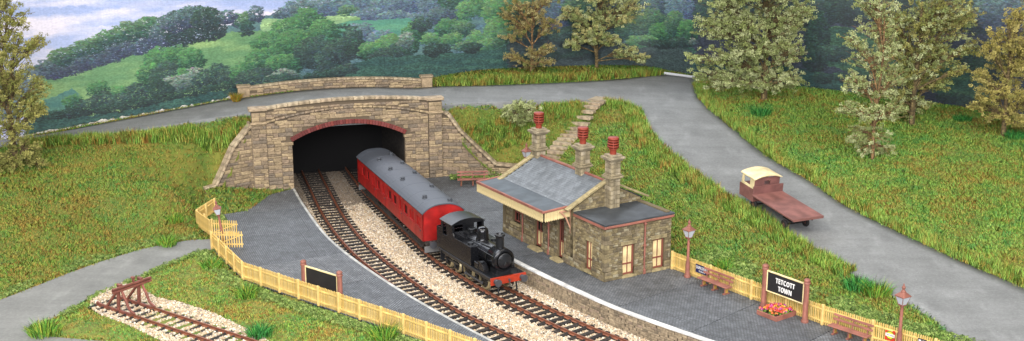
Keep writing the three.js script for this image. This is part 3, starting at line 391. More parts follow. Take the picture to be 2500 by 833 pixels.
function wingWall(label, x0, z0, x1, z1, tops, base, seed, flipEnd) {
  const L = Math.hypot(x1 - x0, z1 - z0), turn = Math.atan2(-(z1 - z0), x1 - x0), g = grp('wing_wall', x0, 0, z0, turn), R = rng(seed);
  const ty = x => { for (let i = 1; i < tops.length; i++) if (x <= tops[i][0]) return lerp(tops[i - 1][1], tops[i][1], (x - tops[i - 1][0]) / (tops[i][0] - tops[i - 1][0])); return tops[tops.length - 1][1]; };
  const pts = [[0, -.3], [L, -.3], ...[...tops].reverse().map(t => [t[0], t[1] - .1])];
  part(g, 'backing', extr(pts, .5).translate(0, 0, -.5), mat(0x5e5242, .98));
  const reach = y => { let m = 9, n = -9; for (let x = 0; x <= L; x += .02) if (ty(x) - .16 > y) { m = Math.min(m, x); n = Math.max(n, x); } return [m + .02, n]; };
  laystones(g, courses(R, base, 6, [.2, .34], [.4, 1.2], (y, h) => { const e = reach(y + h * .45); return e[1] - e[0] > .15 ? [e] : []; }), wallPlace(0, 0, 0), STONE, .055, .03, R, 300);
  const n = tops.length; for (let i = 1; i < n; i++) { const [a, p] = tops[i - 1], [b, q] = tops[i], l = Math.hypot(b - a, q - p), k = Math.max(1, Math.round(l / .9)); for (let j = 0; j < k; j++) { const t = (j + .5) / k, o = part(g, 'coping_stone', cb(l / k - .015, .18, .7, 0, 0, 0, .04), M_cope[Math.floor(R() * 3)]); o.position.set(lerp(a, b, t), lerp(p, q, t) - .03, -.2); o.rotation.z = Math.atan2(q - p, b - a); } }
  part(g, 'end_pier', cb(.6, tops[n - 1][1] + .35, .75, L + .1, tops[n - 1][1] / 2 - .12, -.2, .04), STONE[2]);
  return put(g, label, 'wall', 'sloping wing walls of the bridge');
}
wingWall('sloping stone wing wall beside the yellow fence corner, left of the tunnel', -21.7, -83.5, -18.6, -86.05, [[0, 1.85], [.85, 1.9], [1.45, 2.85], [2.4, 4.5], [4.0, 6.0]].map(p => p), -.3, 31);
wingWall('sloping stone wing wall behind the coach, running down to the station bench', -5.4, -90.3, .05, -89.9, [[0, 6.0], [.6, 5.75], [1.5, 4.5], [2.9, 3.15], [4.2, 1.95], [5.4, 1.85]], -.3, 32);

// ---------------------------------------------------------------- permanent way
const M_rail = mat(0x8e5840, .55, { map: T.wear, metalness: .25 }), M_sleep = [0x3b342e, 0x453c34, 0x322d29, 0x4d443b].map(c => mat(c, .9, { map: T.coarse })), M_chair = mat(0x2e2724, .85);
const sleeperSpots = [];
function track(label, P, y0, seed) {
  const g = grp('railway_track'), R = rng(seed), E = path(P, .3), prof = [[-.075, -.17], [-.075, -.145], [-.02, -.12], [-.02, -.06], [-.042, -.045], [-.042, -.006], [-.034, 0], [.034, 0], [.042, -.006], [.042, -.045], [.02, -.06], [.02, -.12], [.075, -.145], [.075, -.17]];
  for (const s of [-1, 1]) { const v = [], uv = []; E.forEach((e, i) => prof.forEach((p, k) => { const o = s * .665 + p[0]; v.push([e[0] - e[3] * o, y0 + p[1], e[1] + e[2] * o]); uv.push([i * .3, k * .1]); })); g.add(mesh('rail', sheet(v, prof.length, uv), M_rail)); }
  const Q = path(P, .64), sg = boxUV(clean(cb(.26, .13, 2.34, 0, 0, 0, .02))), ch = [];
  Q.forEach(e => {
    const o = new THREE.Mesh(sg, M_sleep[Math.floor(R() * 4)]); o.name = 'sleeper'; const a = Math.atan2(-e[3], e[2]) + (R() - .5) * .03; o.position.set(e[0], y0 - .235 + (R() - .5) * .015, e[1]); o.rotation.y = a; g.add(o); sleeperSpots.push([e[0], e[1], e[2], e[3], y0]);
    for (const s of [-1, 1]) for (const d of [-.1, .1]) ch.push(clean(cb(.13, .09, .09, e[0] - e[3] * (s * .665 + d), y0 - .135, e[1] + e[2] * (s * .665 + d), .015, 0, a)));
  });
  const c = mesh('chairs', boxUV(mergeGeometries(ch)), M_chair); c.userData.kind = 'stuff'; g.add(c);
  return put(g, label, 'track', 'running lines');
}
track('empty railway track curving out of the tunnel beside the near platform', TRACK_A, 0, 3);
track('railway track carrying the train, alongside the station platform', TRACK_B, 0, 4);
const sL = [-20.12, 1.12, -61.21], sN = [-14.94, 1.12, -57.51], sd = (() => { const d = new THREE.Vector3(sN[0] - sL[0], 0, sN[2] - sL[2]).normalize(); return [d.x, d.z]; })();
const sAt = (a, o = 0) => [sL[0] + sd[0] * a + sd[1] * (.63 + o), sL[2] + sd[1] * a - sd[0] * (.63 + o)];
track('short siding track ending at the brown buffer stop', [sAt(-3.1), sAt(2), sAt(7), sAt(14)], 1.12, 6).userData.group = undefined;
// ballast
const BED = [...EDGE_L.map(p => [p[0], p[1]]), ...[...EDGE_R].reverse(), [-8, -97], [-20, -95]];
{
  const v = [], n = 60, a = path([[-19, -96], ...EDGE_L], .8), b = path([[-9.5, -98], ...EDGE_R], .8), N = 70, at = (l, t) => { const f = t * (l.length - 1), i = Math.min(l.length - 2, Math.floor(f)); return [lerp(l[i][0], l[i + 1][0], f - i), lerp(l[i][1], l[i + 1][1], f - i)]; };
  for (let i = 0; i <= N; i++) { const p = at(a, i / N), q = at(b, i / N); for (let j = 0; j <= 20; j++) { const x = lerp(p[0], q[0], j / 20), z = lerp(p[1], q[1], j / 20); v.push([x, -.31 + (fbm(x * 1.5, z * 1.5, 44, 3) - .5) * .06, z]); } }
  put(mesh('ballast_bed', sheet(v, 21), mat(0xa3937c, 1, { map: T.coarse })), 'pale bed under the loose ballast between the platforms', 'ballast', null, 'structure');
  const sb = new THREE.ShapeGeometry(new THREE.Shape(SIDING_BED.map(p => new THREE.Vector2(p[0], -p[1])))); sb.rotateX(-Math.PI / 2); sb.translate(0, .915, 0); put(mesh('siding_bed', sb, mat(0xa3937c, 1, { map: T.coarse })), 'pale bed under the siding ballast', 'ballast', null, 'structure');
}
function pebbles(name, label, poly, count, y, hump, seed) {
  const R = rng(seed), g = clean(new THREE.IcosahedronGeometry(1, 0)), p = g.attributes.position; for (let i = 0; i < p.count; i++) { const h = hash(Math.round(p.getX(i) * 50), Math.round(p.getY(i) * 50), Math.round(p.getZ(i) * 50)) * .5 + .7; p.setXYZ(i, p.getX(i) * h, p.getY(i) * h * .8, p.getZ(i) * h); } g.computeVertexNormals();
  const xs = poly.map(q => q[0]), zs = poly.map(q => q[1]), x0 = Math.min(...xs), x1 = Math.max(...xs), z0 = Math.min(...zs), z1 = Math.max(...zs), cell = new Map(); sleeperSpots.forEach(s => { const k = Math.floor(s[0] / 2) + ',' + Math.floor(s[1] / 2); for (let a = -1; a < 2; a++) for (let b = -1; b < 2; b++) { const kk = (Math.floor(s[0] / 2) + a) + ',' + (Math.floor(s[1] / 2) + b); (cell.get(kk) || cell.set(kk, []).get(kk)).push(s); } });
  const ms = [], cs = [], m = new THREE.Matrix4(), q = new THREE.Quaternion(), e = new THREE.Euler(), c = new THREE.Color(), tones = [0xbeb096, 0xcabda6, 0xb09e80, 0xd4cab8, 0x9c8a6e, 0x847a70, 0xac9c86, 0xb49a7a]; let tries = 0;
  while (ms.length < count && tries++ < count * 8) {
    const x = lerp(x0, x1, R()), z = lerp(z0, z1, R()); if (!inside(x, z, poly)) continue;
    let skip = false, near = 9; for (const s of cell.get(Math.floor(x / 2) + ',' + Math.floor(z / 2)) || []) { const dx = x - s[0], dz = z - s[1], a = dx * s[2] + dz * s[3], o = -dx * s[3] + dz * s[2]; near = Math.min(near, Math.max(Math.abs(o) - 1.1, 0) + (Math.abs(a) > .5 ? 9 : 0)); if (Math.abs(a) < .19 && Math.abs(o) < 1.2 && R() < .97) skip = true; if (Math.abs(a) < .5 && Math.abs(Math.abs(o) - .665) < .14) skip = true; }
    if (skip) continue; const r = lerp(.042, .085, R() ** 1.5), yy = y + (near > .3 && near > 0 ? hump * clamp(near * .5) : 0) + R() * .05;
    e.set(R() * 6, R() * 6, R() * 6); q.setFromEuler(e); m.compose(new THREE.Vector3(x, yy, z), q, new THREE.Vector3(r, r, r)); ms.push(m.clone());
    c.set(tones[Math.floor(R() * 8)]); const soot = clamp((-84.5 - z + (fbm(x, z, 61, 3) - .5) * 5) / 3); if (soot > R()) c.lerp(new THREE.Color(0x4a4038), .75); cs.push(c.clone());
  }
  const o = new THREE.InstancedMesh(g, mat(0xffffff, .9), ms.length); o.name = name; ms.forEach((k, i) => { o.setMatrixAt(i, k); o.setColorAt(i, cs[i]); }); put(o, label, 'ballast', null, 'stuff');
}
pebbles('ballast', 'cream stone ballast packed between and around the two curving tracks', BED, 74000, -.285, .07, 9);
pebbles('siding_ballast', 'cream stone ballast round the short siding and buffer stop', SIDING_BED, 9500, .925, .02, 10);

// ---------------------------------------------------------------- grass
const BLADE = mat(0xffffff, .95, { side: THREE.DoubleSide });
function tuftGeo(R, n, h, spread, w, lean, cols) { // n curved blades; with cols a colour for each blade
  const p = [], c = [], col = new THREE.Color();
  for (let i = 0; i < n; i++) {
    const a = R() * 6.283, r = Math.sqrt(R()) * spread, x = Math.cos(a) * r, z = Math.sin(a) * r, b = R() * 6.283, hh = h * lerp(.55, 1.1, R()), l = lean * (R() * .7 + .3) * hh, la = a + (R() - .5) * 1.6, lx = Math.cos(la) * l * (r / spread + .3), lz = Math.sin(la) * l * (r / spread + .3), wx = Math.cos(b) * w / 2, wz = Math.sin(b) * w / 2;
    const m = [x + lx * .35, hh * .6, z + lz * .35], t = [x + lx, hh, z + lz], A = [x - wx, -.04, z - wz], B = [x + wx, -.04, z + wz], C = [m[0] - wx * .75, m[1], m[2] - wz * .75], D = [m[0] + wx * .75, m[1], m[2] + wz * .75];
    for (const q of [A, B, D, A, D, C, C, D, t]) p.push(...q);
    if (cols) { col.set(cols[Math.floor(R() * cols.length)]); for (let k = 0; k < 9; k++) c.push(col.r, col.g, col.b); }
  }
  const g = new THREE.BufferGeometry(); g.setAttribute('position', new THREE.Float32BufferAttribute(p, 3)); if (cols) g.setAttribute('color', new THREE.Float32BufferAttribute(c, 3)); g.computeVertexNormals();
  const nn = g.attributes.normal; for (let i = 0; i < nn.count; i++) { const v = new THREE.Vector3(nn.getX(i) * .5, 1, nn.getZ(i) * .5).normalize(); nn.setXYZ(i, v.x, v.y, v.z); }
  return g;
}
function sow(name, label, geo, spots, tint, seed, smin, smax, category = 'grass') { // spots [x, y, z]
  const R = rng(seed), o = new THREE.InstancedMesh(geo, BLADE, spots.length), m = new THREE.Matrix4(), q = new THREE.Quaternion(), e = new THREE.Euler(); o.name = name;
  spots.forEach(([x, y, z], i) => { const s = lerp(smin, smax, R()); e.set((R() - .5) * .5, R() * 6.283, (R() - .5) * .5); q.setFromEuler(e); m.compose(new THREE.Vector3(x, y, z), q, new THREE.Vector3(s, s * lerp(.7, 1.25, R()), s)); o.setMatrixAt(i, m); o.setColorAt(i, tint(x, z, R)); });
  return put(o, label, category, null, 'stuff');
}
const col = h => new THREE.Color(h), pick = (l, R) => l[Math.floor(R() * l.length)];
const GREENS = [0x6f9c36, 0x82a43a, 0x628e32, 0x92aa42, 0x769838].map(col), STRAW = [0xa4a048, 0xb09c48, 0xa89442].map(col), RUST = [0xa27c38, 0xa87a34, 0x927030].map(col), FRESH = [0x86b044, 0x98b84e, 0x76a84a, 0xa6bc5a].map(col), EMER = [0x559646, 0x60a04c].map(col);
const turf = (k, rust, fresh) => (x, z, R) => { const n = fbm(x * .55, z * .55, k, 3), m = fbm(x * 1.7, z * 1.7, k + 5, 3), r = R(); const a = n * .5 + m * .3 + .1 + (r - .5) * .42; const c = (a > .66 - rust ? pick(R() < .5 ? RUST : STRAW, R) : a > .58 - rust ? pick(STRAW, R) : a < .31 ? pick(EMER, R) : pick(R() < fresh ? FRESH : GREENS, R)).clone(); return c.multiplyScalar(lerp(.88, 1.1, R())); };
const LAWN = flat([[-17.87, 0.90, -71.70], [-19.38, 0.90, -71.70], [-20.48, 0.90, -70.16], [-21.84, 0.90, -67.26], [-23.28, 0.90, -64.44], [-24.23, 0.90, -61.35], [-25.14, 0.90, -59.51], [-23.93, 0.90, -58.74], [-22.33, 0.90, -58.36], [-20.54, 0.90, -57.98], [-17.02, 0.90, -57.25], [-12.20, 0.90, -53.70], [0.00, 0.90, -53.70], [-5.54, 0.90, -58.47], [-15.55, 0.90, -66.71], [-18.12, 0.90, -71.70]]);
const FIELD = [...flat([[15.69, 5.75, -105.49], [15.56, 5.55, -101.63], [15.25, 5.40, -97.19], [16.76, 4.70, -89.15], [17.90, 4.10, -84.02], [20.00, 3.45, -79.27], [21.22, 3.00, -75.45], [23.96, 2.35, -70.64], [25.96, 2.00, -67.12], [28.20, 1.60, -63.79], [30.31, 1.40, -58.61], [29.14, 1.20, -53.97]]), [52, -46], [52, -84], [36.5, -93.8], [26, -99.8], [20, -103.5]];
const STRIP = [...flat([[-6.70, 6.20, -98.96], [-1.69, 6.15, -99.76], [5.18, 6.00, -102.03], [9.89, 5.85, -104.56], [13.01, 5.80, -106.41]]), [12, -109], [9.5, -108.8], [2, -106.8], [-6, -103.3]];
const onBed = (x, z) => inside(x, z, SIDING_BED);
const areas = { hill: [], lawn: [], bank: [], field: [], strip: [] };
{
  const R = rng(21), d = .165;
  for (let z = -111; z < -47; z += d) for (let x = -43; x < 46; x += d) {
    const px = x + (R() - .5) * d * 1.5, pz = z + (R() - .5) * d * 1.5, dist = Math.hypot(px, pz);
    if (Math.abs(px) > -pz * .5 + 3 || !inside(px, pz, FRONT) || inside(px, pz, CORRIDOR) || onHard(px, pz) || onBed(px, pz)) continue;
    const k = inside(px, pz, LAWN) ? 'lawn' : inside(px, pz, FIELD) ? 'field' : inside(px, pz, STRIP) ? 'strip' : px < -17 ? 'hill' : px > -6 ? 'bank' : null;
    if (k) areas[k].push([px, gh(px, pz), pz]);
  }
}
const G1 = tuftGeo(rng(1), 15, .13, .16, .022, 1.7), G2 = tuftGeo(rng(2), 14, .1, .15, .022, 1.6);
sow('hillside_grass', 'mixed green and rusty grass on the hillside left of the tunnel', G1, areas.hill, turf(70, .045, .15), 31, .8, 1.25);
sow('lawn_grass', 'short grass round the siding inside the path', G2, areas.lawn, turf(71, .03, .4), 32, .75, 1.2);
sow('bank_grass', 'grass on the banks behind the station and below the road', G1, areas.bank, turf(72, -.02, .6), 33, .8, 1.3);
sow('field_grass', 'grass of the sloping field beyond the road at the right', G1, areas.field, (x, z, R) => turf(73, -.03, .85)(x, z, R).multiplyScalar(1.14), 34, .8, 1.3);
sow('strip_grass', 'grass of the strip behind the junction under the back trees', G1, areas.strip, turf(74, .05, .3), 35, .9, 1.5);
// mound at the foot of the left wing wall, on the platform's end
{
  const P = flat([[-20.15, 0.90, -79.47], [-19.68, 0.90, -80.24], [-18.31, 0.90, -81.02], [-17.72, 0.90, -83.45], [-17.53, 0.90, -85.03], [-16.33, 0.90, -86.57]]), poly = [...P, bw(.2, .2), bw(-2.3, .25), [-20.9, -83.75], [-21.4, -83.2], [-21.2, -80]];
  const R = rng(44), v = [], idx = [], spots = []; const c = [-19.0, -84.2], hgt = (x, z) => { let m = 9; for (let i = 0; i < P.length - 1; i++) { const [a, b] = P[i], [e, f] = P[i + 1], l = (e - a) ** 2 + (f - b) ** 2, t = clamp(((x - a) * (e - a) + (z - b) * (f - b)) / l); m = Math.min(m, Math.hypot(x - lerp(a, e, t), z - lerp(b, f, t))); } return HP + .02 + sm(clamp(m / 3.4)) * .85; };
  const n = 26; for (let i = 0; i < poly.length; i++) { const a = poly[i], b = poly[(i + 1) % poly.length]; for (let s = 0; s < 6; s++) for (let r = 0; r <= 5; r++) { const t = r / 5, x = lerp(lerp(a[0], b[0], s / 6), c[0], t), z = lerp(lerp(a[1], b[1], s / 6), c[1], t); v.push([x, hgt(x, z), z]); } }
  for (let r = 0; r <= 5; r++) v.push(v[r]);
  put(mesh('mound', sheet(v, 6), mat(0xffffff, 1, { map: soil })), 'small earth mound below the left wing wall', 'ground', null, 'structure');
  for (let i = 0; i < 1500; i++) { const x = lerp(-22, -15.5, R()), z = lerp(-88, -79.5, R()); if (inside(x, z, poly)) spots.push([x, hgt(x, z), z]); }
  sow('mound_grass', 'rusty green grass on the mound below the left wing wall', G1, spots, turf(75, .05, .3), 36, .9, 1.4);
}
// long grass along the kerbs
function fringe(name, label, line, width, count, geo, tint, seed, s0, s1) { const R = rng(seed), E = path(line, .1), sp = []; for (let i = 0; i < count; i++) { const e = E[Math.floor(R() * E.length)], o = (R() - .5) * width * (1 + .4 * (R() - .5)), x = e[0] - e[3] * o, z = e[1] + e[2] * o; if (inside(x, z, FRONT) && !inside(x, z, CORRIDOR)) sp.push([x, gh(x, z) - .02, z]); } return sow(name, label, geo, sp, tint, seed + 1, s0, s1); }
const GL = tuftGeo(rng(3), 14, .62, .17, .03, .42);
const tall = (rust, k) => (x, z, R) => { const a = fbm(x * .9, z * .9, k, 3) + (R() - .5) * .5, c = (a > .68 - rust ? pick(R() < .5 ? RUST : STRAW, R) : a > .5 ? pick(FRESH, R) : pick(R() < .3 ? STRAW : GREENS, R)).clone(); return c.multiplyScalar(lerp(.85, 1.25, R())); };
fringe('long_grass', 'tall fringe of grass along the road at the top of the left hillside', flat([[-33.70, 5.10, -82.58], [-32.47, 5.15, -83.10], [-27.28, 5.40, -83.91], [-23.25, 5.70, -85.04], [-19.80, 6.00, -86.65]]), .75, 1500, GL, tall(.0, 80), 51, .8, 1.15);
fringe('long_grass', 'tall grass along the road edge above the right wing wall', flat([[-4.69, 5.95, -88.84], [-3.69, 6.00, -90.36], [0.00, 6.00, -91.87], [5.43, 5.80, -94.09]]), .9, 1150, GL, tall(-.04, 81), 53, .6, .85);
fringe('long_grass', 'tall grass behind the road at the foot of the back trees', flat([[-6.86, 6.20, -99.32], [-1.70, 6.15, -100.31], [5.21, 6.00, -102.78], [9.97, 5.85, -105.34], [12.75, 5.80, -106.61]]), 1.2, 2100, GL, tall(.0, 82), 55, .7, 1.05);
fringe('long_grass', 'ragged grass along the roadside above the station and fence', flat([[7.48, 5.50, -94.91], [8.25, 5.45, -95.15], [9.23, 5.20, -93.53], [9.44, 4.95, -90.41], [10.16, 4.30, -85.64], [11.25, 3.85, -82.10], [13.48, 3.10, -77.21], [14.94, 2.80, -74.30], [17.03, 2.20, -68.91], [19.03, 1.75, -65.85]]), 1.2, 3300, GL, tall(-.06, 83), 57, .55, .95);
fringe('long_grass', 'straw tinged grass along the far side of the descending road', flat([[15.92, 5.70, -102.69], [15.73, 5.50, -99.58], [15.69, 5.35, -96.61], [17.17, 4.70, -88.88], [18.47, 4.10, -84.02], [20.54, 3.45, -79.48], [21.74, 3.00, -75.45], [24.51, 2.35, -70.81], [26.48, 2.00, -67.26], [28.78, 1.60, -64.12], [30.08, 1.40, -60.90]]), 1.0, 2900, GL, (x, z, R) => pick(R() < .22 ? STRAW : R() < .1 ? RUST : FRESH, R).clone().multiplyScalar(lerp(.85, 1.25, R())), 59, .5, .85);
// leafy ground cover
const leafClump = (R, n, r, s) => { const p = []; for (let i = 0; i < n; i++) { const a = R() * 6.283, b = Math.acos(R() * 1.4 - .4), u = [Math.cos(a) * Math.sin(b), Math.cos(b), Math.sin(a) * Math.sin(b)], c = u.map(w => w * r * lerp(.5, 1, R())), q = [R() - .5, R() - .5, R() - .5], e = [u[1] * q[2] - u[2] * q[1], u[2] * q[0] - u[0] * q[2], u[0] * q[1] - u[1] * q[0]], l = Math.hypot(...e) || 1, f = e.map(w => w / l * s), h = [u[1] * f[2] - u[2] * f[1], u[2] * f[0] - u[0] * f[2], u[0] * f[1] - u[1] * f[0]]; const P = k => c.map((w, i2) => w + f[i2] * k[0] + h[i2] * k[1] + u[i2] * k[2] * s); for (const k of [[-1, 0, 0], [0, -.6, .25], [1, 0, 0], [-1, 0, 0], [1, 0, 0], [0, .6, .25]]) p.push(...P(k)); } const g = new THREE.BufferGeometry(); g.setAttribute('position', new THREE.Float32BufferAttribute(p, 3)); g.computeVertexNormals(); return g; };
{
  const G = leafClump(rng(9), 12, .13, .042), tint = (x, z, R) => pick([0x728c40, 0x84984e, 0x627a38, 0x90a258, 0x566e32].map(col), R).clone().multiplyScalar(lerp(.8, 1.2, R()));
  const band = (line, w, n, off, seed) => { const R = rng(seed), E = path(line, .1), o = []; for (let i = 0; i < n; i++) { const e = E[Math.floor(R() * E.length)], d = off + R() ** 1.6 * w, x = e[0] + e[3] * d, z = e[1] - e[2] * d; if (fbm(x * .9, z * .9, 90, 3) > .36) o.push([x, Math.max(gh(x, z), HP) + R() * .1, z]); } return o; };
  sow('ground_cover', 'pale leafy ground cover along the top of the platform fence', G, band([[10.1, -69.2], [13.4, -64.2], [16.5, -60.35], [18.5, -58.15], [23, -53.8]], 2.6, 5200, .15, 71), tint, 72, .8, 1.5, 'foliage');
  sow('ground_cover', 'pale leafy ground cover between the lawn and the long picket fence', G, band([[1, -53.2], [-5.6, -58.6], [-15.7, -67.0], [-18.9, -72.4]], .9, 2200, .1, 73), tint, 74, .7, 1.3, 'foliage');
  sow('ground_cover', 'pale leafy ground cover along the edge of the footpath', G, [...band([...flat([[-20.15, 0.90, -74.81], [-21.92, 0.90, -73.64], [-23.77, 0.90, -71.24], [-25.50, 0.90, -68.98], [-26.89, 0.90, -66.16], [-28.22, 0.90, -63.67]])].reverse(), .7, 1200, .0, 75), ...band(flat([[-18.52, 0.90, -72.34], [-19.50, 0.90, -71.70], [-20.48, 0.90, -70.16], [-21.84, 0.90, -67.26], [-23.28, 0.90, -64.44], [-24.23, 0.90, -61.35], [-25.27, 0.90, -59.51]]).reverse(), .4, 600, -.3, 76)], tint, 77, .6, 1.1, 'foliage');
  sow('ground_cover', 'pale leafy plants at the foot of the right wing wall', G, (R => Array.from({ length: 420 }, () => { const x = lerp(-4.6, -.3, R()); return [x, HP + .03 + R() * .12, -90.15 + .073 * (x + 5.4) + .1 + R() ** 1.5 * .9]; }))(rng(78)), tint, 79, .8, 1.5, 'foliage');
  sow('ground_cover', 'pale leafy plants at the corner of the picket fence by the gates', G, band([[-19.6, -76.6], [-20.9, -79.6]], 1.2, 500, -1.2, 80), tint, 81, .7, 1.3, 'foliage');
}
// single tufts
const TUFT = [
  [[-21.19, 6.15, -92.69], .75, .3, 0, 'yellow tuft of grass at the left end of the far parapet'],
  [[-21.70, 0.92, -73.57], .75, .55, 1, 'bright green grass tuft by the bend of the footpath'], [[-21.93, 1.05, -76.42], .6, .5, 1, 'small green grass tuft behind the one by the bend of the footpath'],
  [[-17.88, 0.90, -69.20], .65, .55, 1, 'green grass tuft on the lawn just inside the picket gates'], [[-14.76, 0.90, -64.31], .85, .5, 1, 'green grass tuft on the lawn in front of the bend in the long fence'],
  [[-24.01, 0.90, -58.85], .85, .7, 1, 'spiky green grass tuft at the corner of the lawn beside the path'], [[-12.89, 0.90, -58.63], .75, .55, 2, 'dark green tuft beside the siding ballast'],
  [[-6.50, 0.90, -58.31], 1.0, .6, 1, 'large green grass tuft against the long fence near the foot of the picture'], [[12.26, 5.80, -106.81], .7, .6, 2, 'bright green clump at the end of the grass behind the junction'],
  [[12.42, 0.97, -68.05], .6, .5, 1, 'green grass tuft behind the fence above the advertising sign'], [[19.09, 1.55, -64.06], .85, .65, 2, 'dark green tuft at the roadside, left of a pair'], [[19.96, 1.45, -63.36], .8, .75, 1, 'yellow green tuft at the roadside, right of a pair'],
  [[19.22, 5.40, -92.90], .7, .7, 2, 'dark green tuft beneath the large tree past the junction'], [[33.87, 5.20, -90.28], .6, .6, 2, 'green tuft between the two trees at the far right'], [[36.09, 4.80, -85.82], .7, .7, 2, 'green tuft at the foot of the rightmost tree'], [[17.84, 0.95, -59.39], .5, .6, 1, 'low grassy tuft behind the fence near the second bench']];
TUFT.forEach(([p, h, r, k, label], i) => {
  const cols = [[0xa8862c, 0xb89434, 0x8a9430, 0x6f8a2c, 0xc08a2a], [0x57982c, 0x6aa630, 0x86ac38, 0xa39a34, 0x46862a], [0x2f8038, 0x3f963e, 0x58a240, 0x2c7638]][k];
  const o = mesh('grass_tuft', tuftGeo(rng(200 + i), 520, h * .85, r, .024, 1.0, cols), mat(0xffffff, .95, { vertexColors: true, side: THREE.DoubleSide })); o.position.set(p[0], gh(p[0], p[2]) - .02, p[2]); put(o, label, 'grass tuft', 'planted grass tufts');
});

// ---------------------------------------------------------------- trees
const M_bark = [mat(0x8c7850, .95, { map: T.coarse }), mat(0xa88458, .95, { map: T.coarse })];
const M_leaf = mat(0xffffff, .95, { vertexColors: true, side: THREE.DoubleSide });
function limb(out, pts, r0, r1, n = 5) { // tapered, bent tube
  const c = new THREE.CatmullRomCurve3(pts), k = Math.max(2, pts.length * 2), rings = []; const P = [];
  for (let i = 0; i <= k; i++) { const p = c.getPoint(i / k), t = c.getTangent(i / k), u = Math.abs(t.y) > .9 ? new THREE.Vector3(1, 0, 0) : new THREE.Vector3(0, 1, 0), a = u.clone().cross(t).normalize(), b = t.clone().cross(a), r = lerp(r0, r1, i / k), ring = []; for (let j = 0; j < n; j++) { const an = j / n * 6.283; ring.push(p.clone().addScaledVector(a, Math.cos(an) * r).addScaledVector(b, Math.sin(an) * r)); } rings.push(ring); }
  for (let i = 0; i < k; i++) for (let j = 0; j < n; j++) { const a = rings[i][j], b = rings[i][(j + 1) % n], d = rings[i + 1][j], e = rings[i + 1][(j + 1) % n]; for (const q of [a, b, e, a, e, d]) P.push(q.x, q.y, q.z); }
  for (const v of P) out.push(v); return c;
}
function tree(name, label, base, lobes, o) {
  const R = rng(o.seed), V = (x, y, z) => new THREE.Vector3(x, y, z), g = grp(name, base[0], gh(base[0], base[2]) - .05, base[2]), L = [], lc = [], W = [], by = g.position.y;
  const tops = lobes.map(l => ({ c: V(l[0] - base[0], l[1] - by, l[2] - base[2] + (R() - .5) * l[3] * .8), rx: l[3], ry: l[4], rz: Math.max(l[3], l[4]) * .9 })), col1 = new THREE.Color();
  const hi = Math.max(...tops.map(t => t.c.y)), lean = o.lean || 0;
  const spine = [V(0, -.1, 0), V(lean * .2 + (R() - .5) * .2, hi * .3, (R() - .5) * .2), V(lean * .6 + (R() - .5) * .3, hi * .62, (R() - .5) * .3), V(lean, hi, 0)], trunk = limb(W, spine, o.r, o.r * .25, 8);
  if (o.twin) limb(W, [V(.05, 0, 0), V(-o.r * 1.2, hi * .25, .1), V(-o.r * 3.5, hi * .5, .2), V(-o.r * 5, hi * .8, 0)], o.r * .6, o.r * .15, 6);
  const tints = o.tints.map(h => new THREE.Color(h));
  const leaf = (p, s) => { // one small folded leaf
    const a = V(R() - .5, R() - .5, R() - .5).normalize(), b = V(R() - .5, R() - .5, R() - .5).cross(a).normalize(), n = a.clone().cross(b), q = k => p.clone().addScaledVector(a, k[0] * s).addScaledVector(b, k[1] * s).addScaledVector(n, k[2] * s);
    for (const k of [[-1, 0, 0], [0, -.62, .3], [1, 0, 0], [-1, 0, 0], [1, 0, 0], [0, .62, .3]]) { const w = q(k); L.push(w.x, w.y, w.z); lc.push(col1.r, col1.g, col1.b); }
  };
  for (const t of tops) {
    const from = trunk.getPoint(clamp((t.c.y - t.ry * .9) / hi * .8, .12, .95)), mid = from.clone().lerp(t.c, .5).add(V((R() - .5) * .4, .15 * t.rx, (R() - .5) * .4)), br = limb(W, [from, mid, t.c], Math.max(.05, o.r * .34), .03, 5);
    const n = Math.round(o.dense * (t.rx * t.ry * 9 + 4));
    for (let i = 0; i < n; i++) {
      const an = R() * 6.283, cz = R() * 2 - 1, sq = Math.sqrt(1 - cz * cz), rr = lerp(.35, 1.08, Math.sqrt(R())), tip = V(t.c.x + Math.cos(an) * sq * t.rx * rr, t.c.y + Math.sin(an) * sq * t.ry * rr, t.c.z + cz * t.rz * rr), st = br.getPoint(lerp(.25, 1, R())), m = st.clone().lerp(tip, .55).add(V((R() - .5) * .22, (R() - .3) * .22, (R() - .5) * .22));
      limb(W, [st, m, tip], .028, .01, 3);
      const tc = tints[Math.floor(R() * tints.length)], k = 2 + Math.floor(R() * 4);
      for (let j = 0; j < k; j++) { const u = lerp(.45, 1.04, R()), c = u < .55 ? st.clone().lerp(m, u / .55) : m.clone().lerp(tip, (u - .55) / .45); c.add(V((R() - .5) * .2, (R() - .5) * .16, (R() - .5) * .2)); col1.copy(tc).multiplyScalar(lerp(.75, 1.25, R())); const ls = o.leaf * lerp(.7, 1.2, R()), q = 14 + Math.floor(R() * 10); for (let w = 0; w < q; w++) leaf(c.clone().add(V((R() - .5), (R() - .5) * .8, (R() - .5)).multiplyScalar(ls * 4.6)), ls * lerp(.7, 1.2, R())); }
    }
  }
  const mk = (nm, p, c, m) => { const b = new THREE.BufferGeometry(); b.setAttribute('position', new THREE.Float32BufferAttribute(p, 3)); if (c) b.setAttribute('color', new THREE.Float32BufferAttribute(c, 3)); b.computeVertexNormals(); g.add(mesh(nm, c ? b : boxUV(b), m)); };
  mk('trunk', W, null, M_bark[o.bark || 0]); mk('crown', L, lc, M_leaf);
  return put(g, label, name === 'shrub' ? 'shrub' : 'tree', 'scale model trees');
}
const SAGE = [0x939d64, 0xa6ae76, 0x808c54, 0xb4ba88, 0x8a9456], OLIVE = [0x80803e, 0x928e4c, 0x6e7034, 0xa09c5a, 0x828644], KHAKI = [0x988c48, 0xa89c56, 0x867e3e, 0xb4a864, 0x8a8646], TAN = [0x948a54, 0x8c7e48, 0xa09460, 0x7a7e44, 0xa49a68];
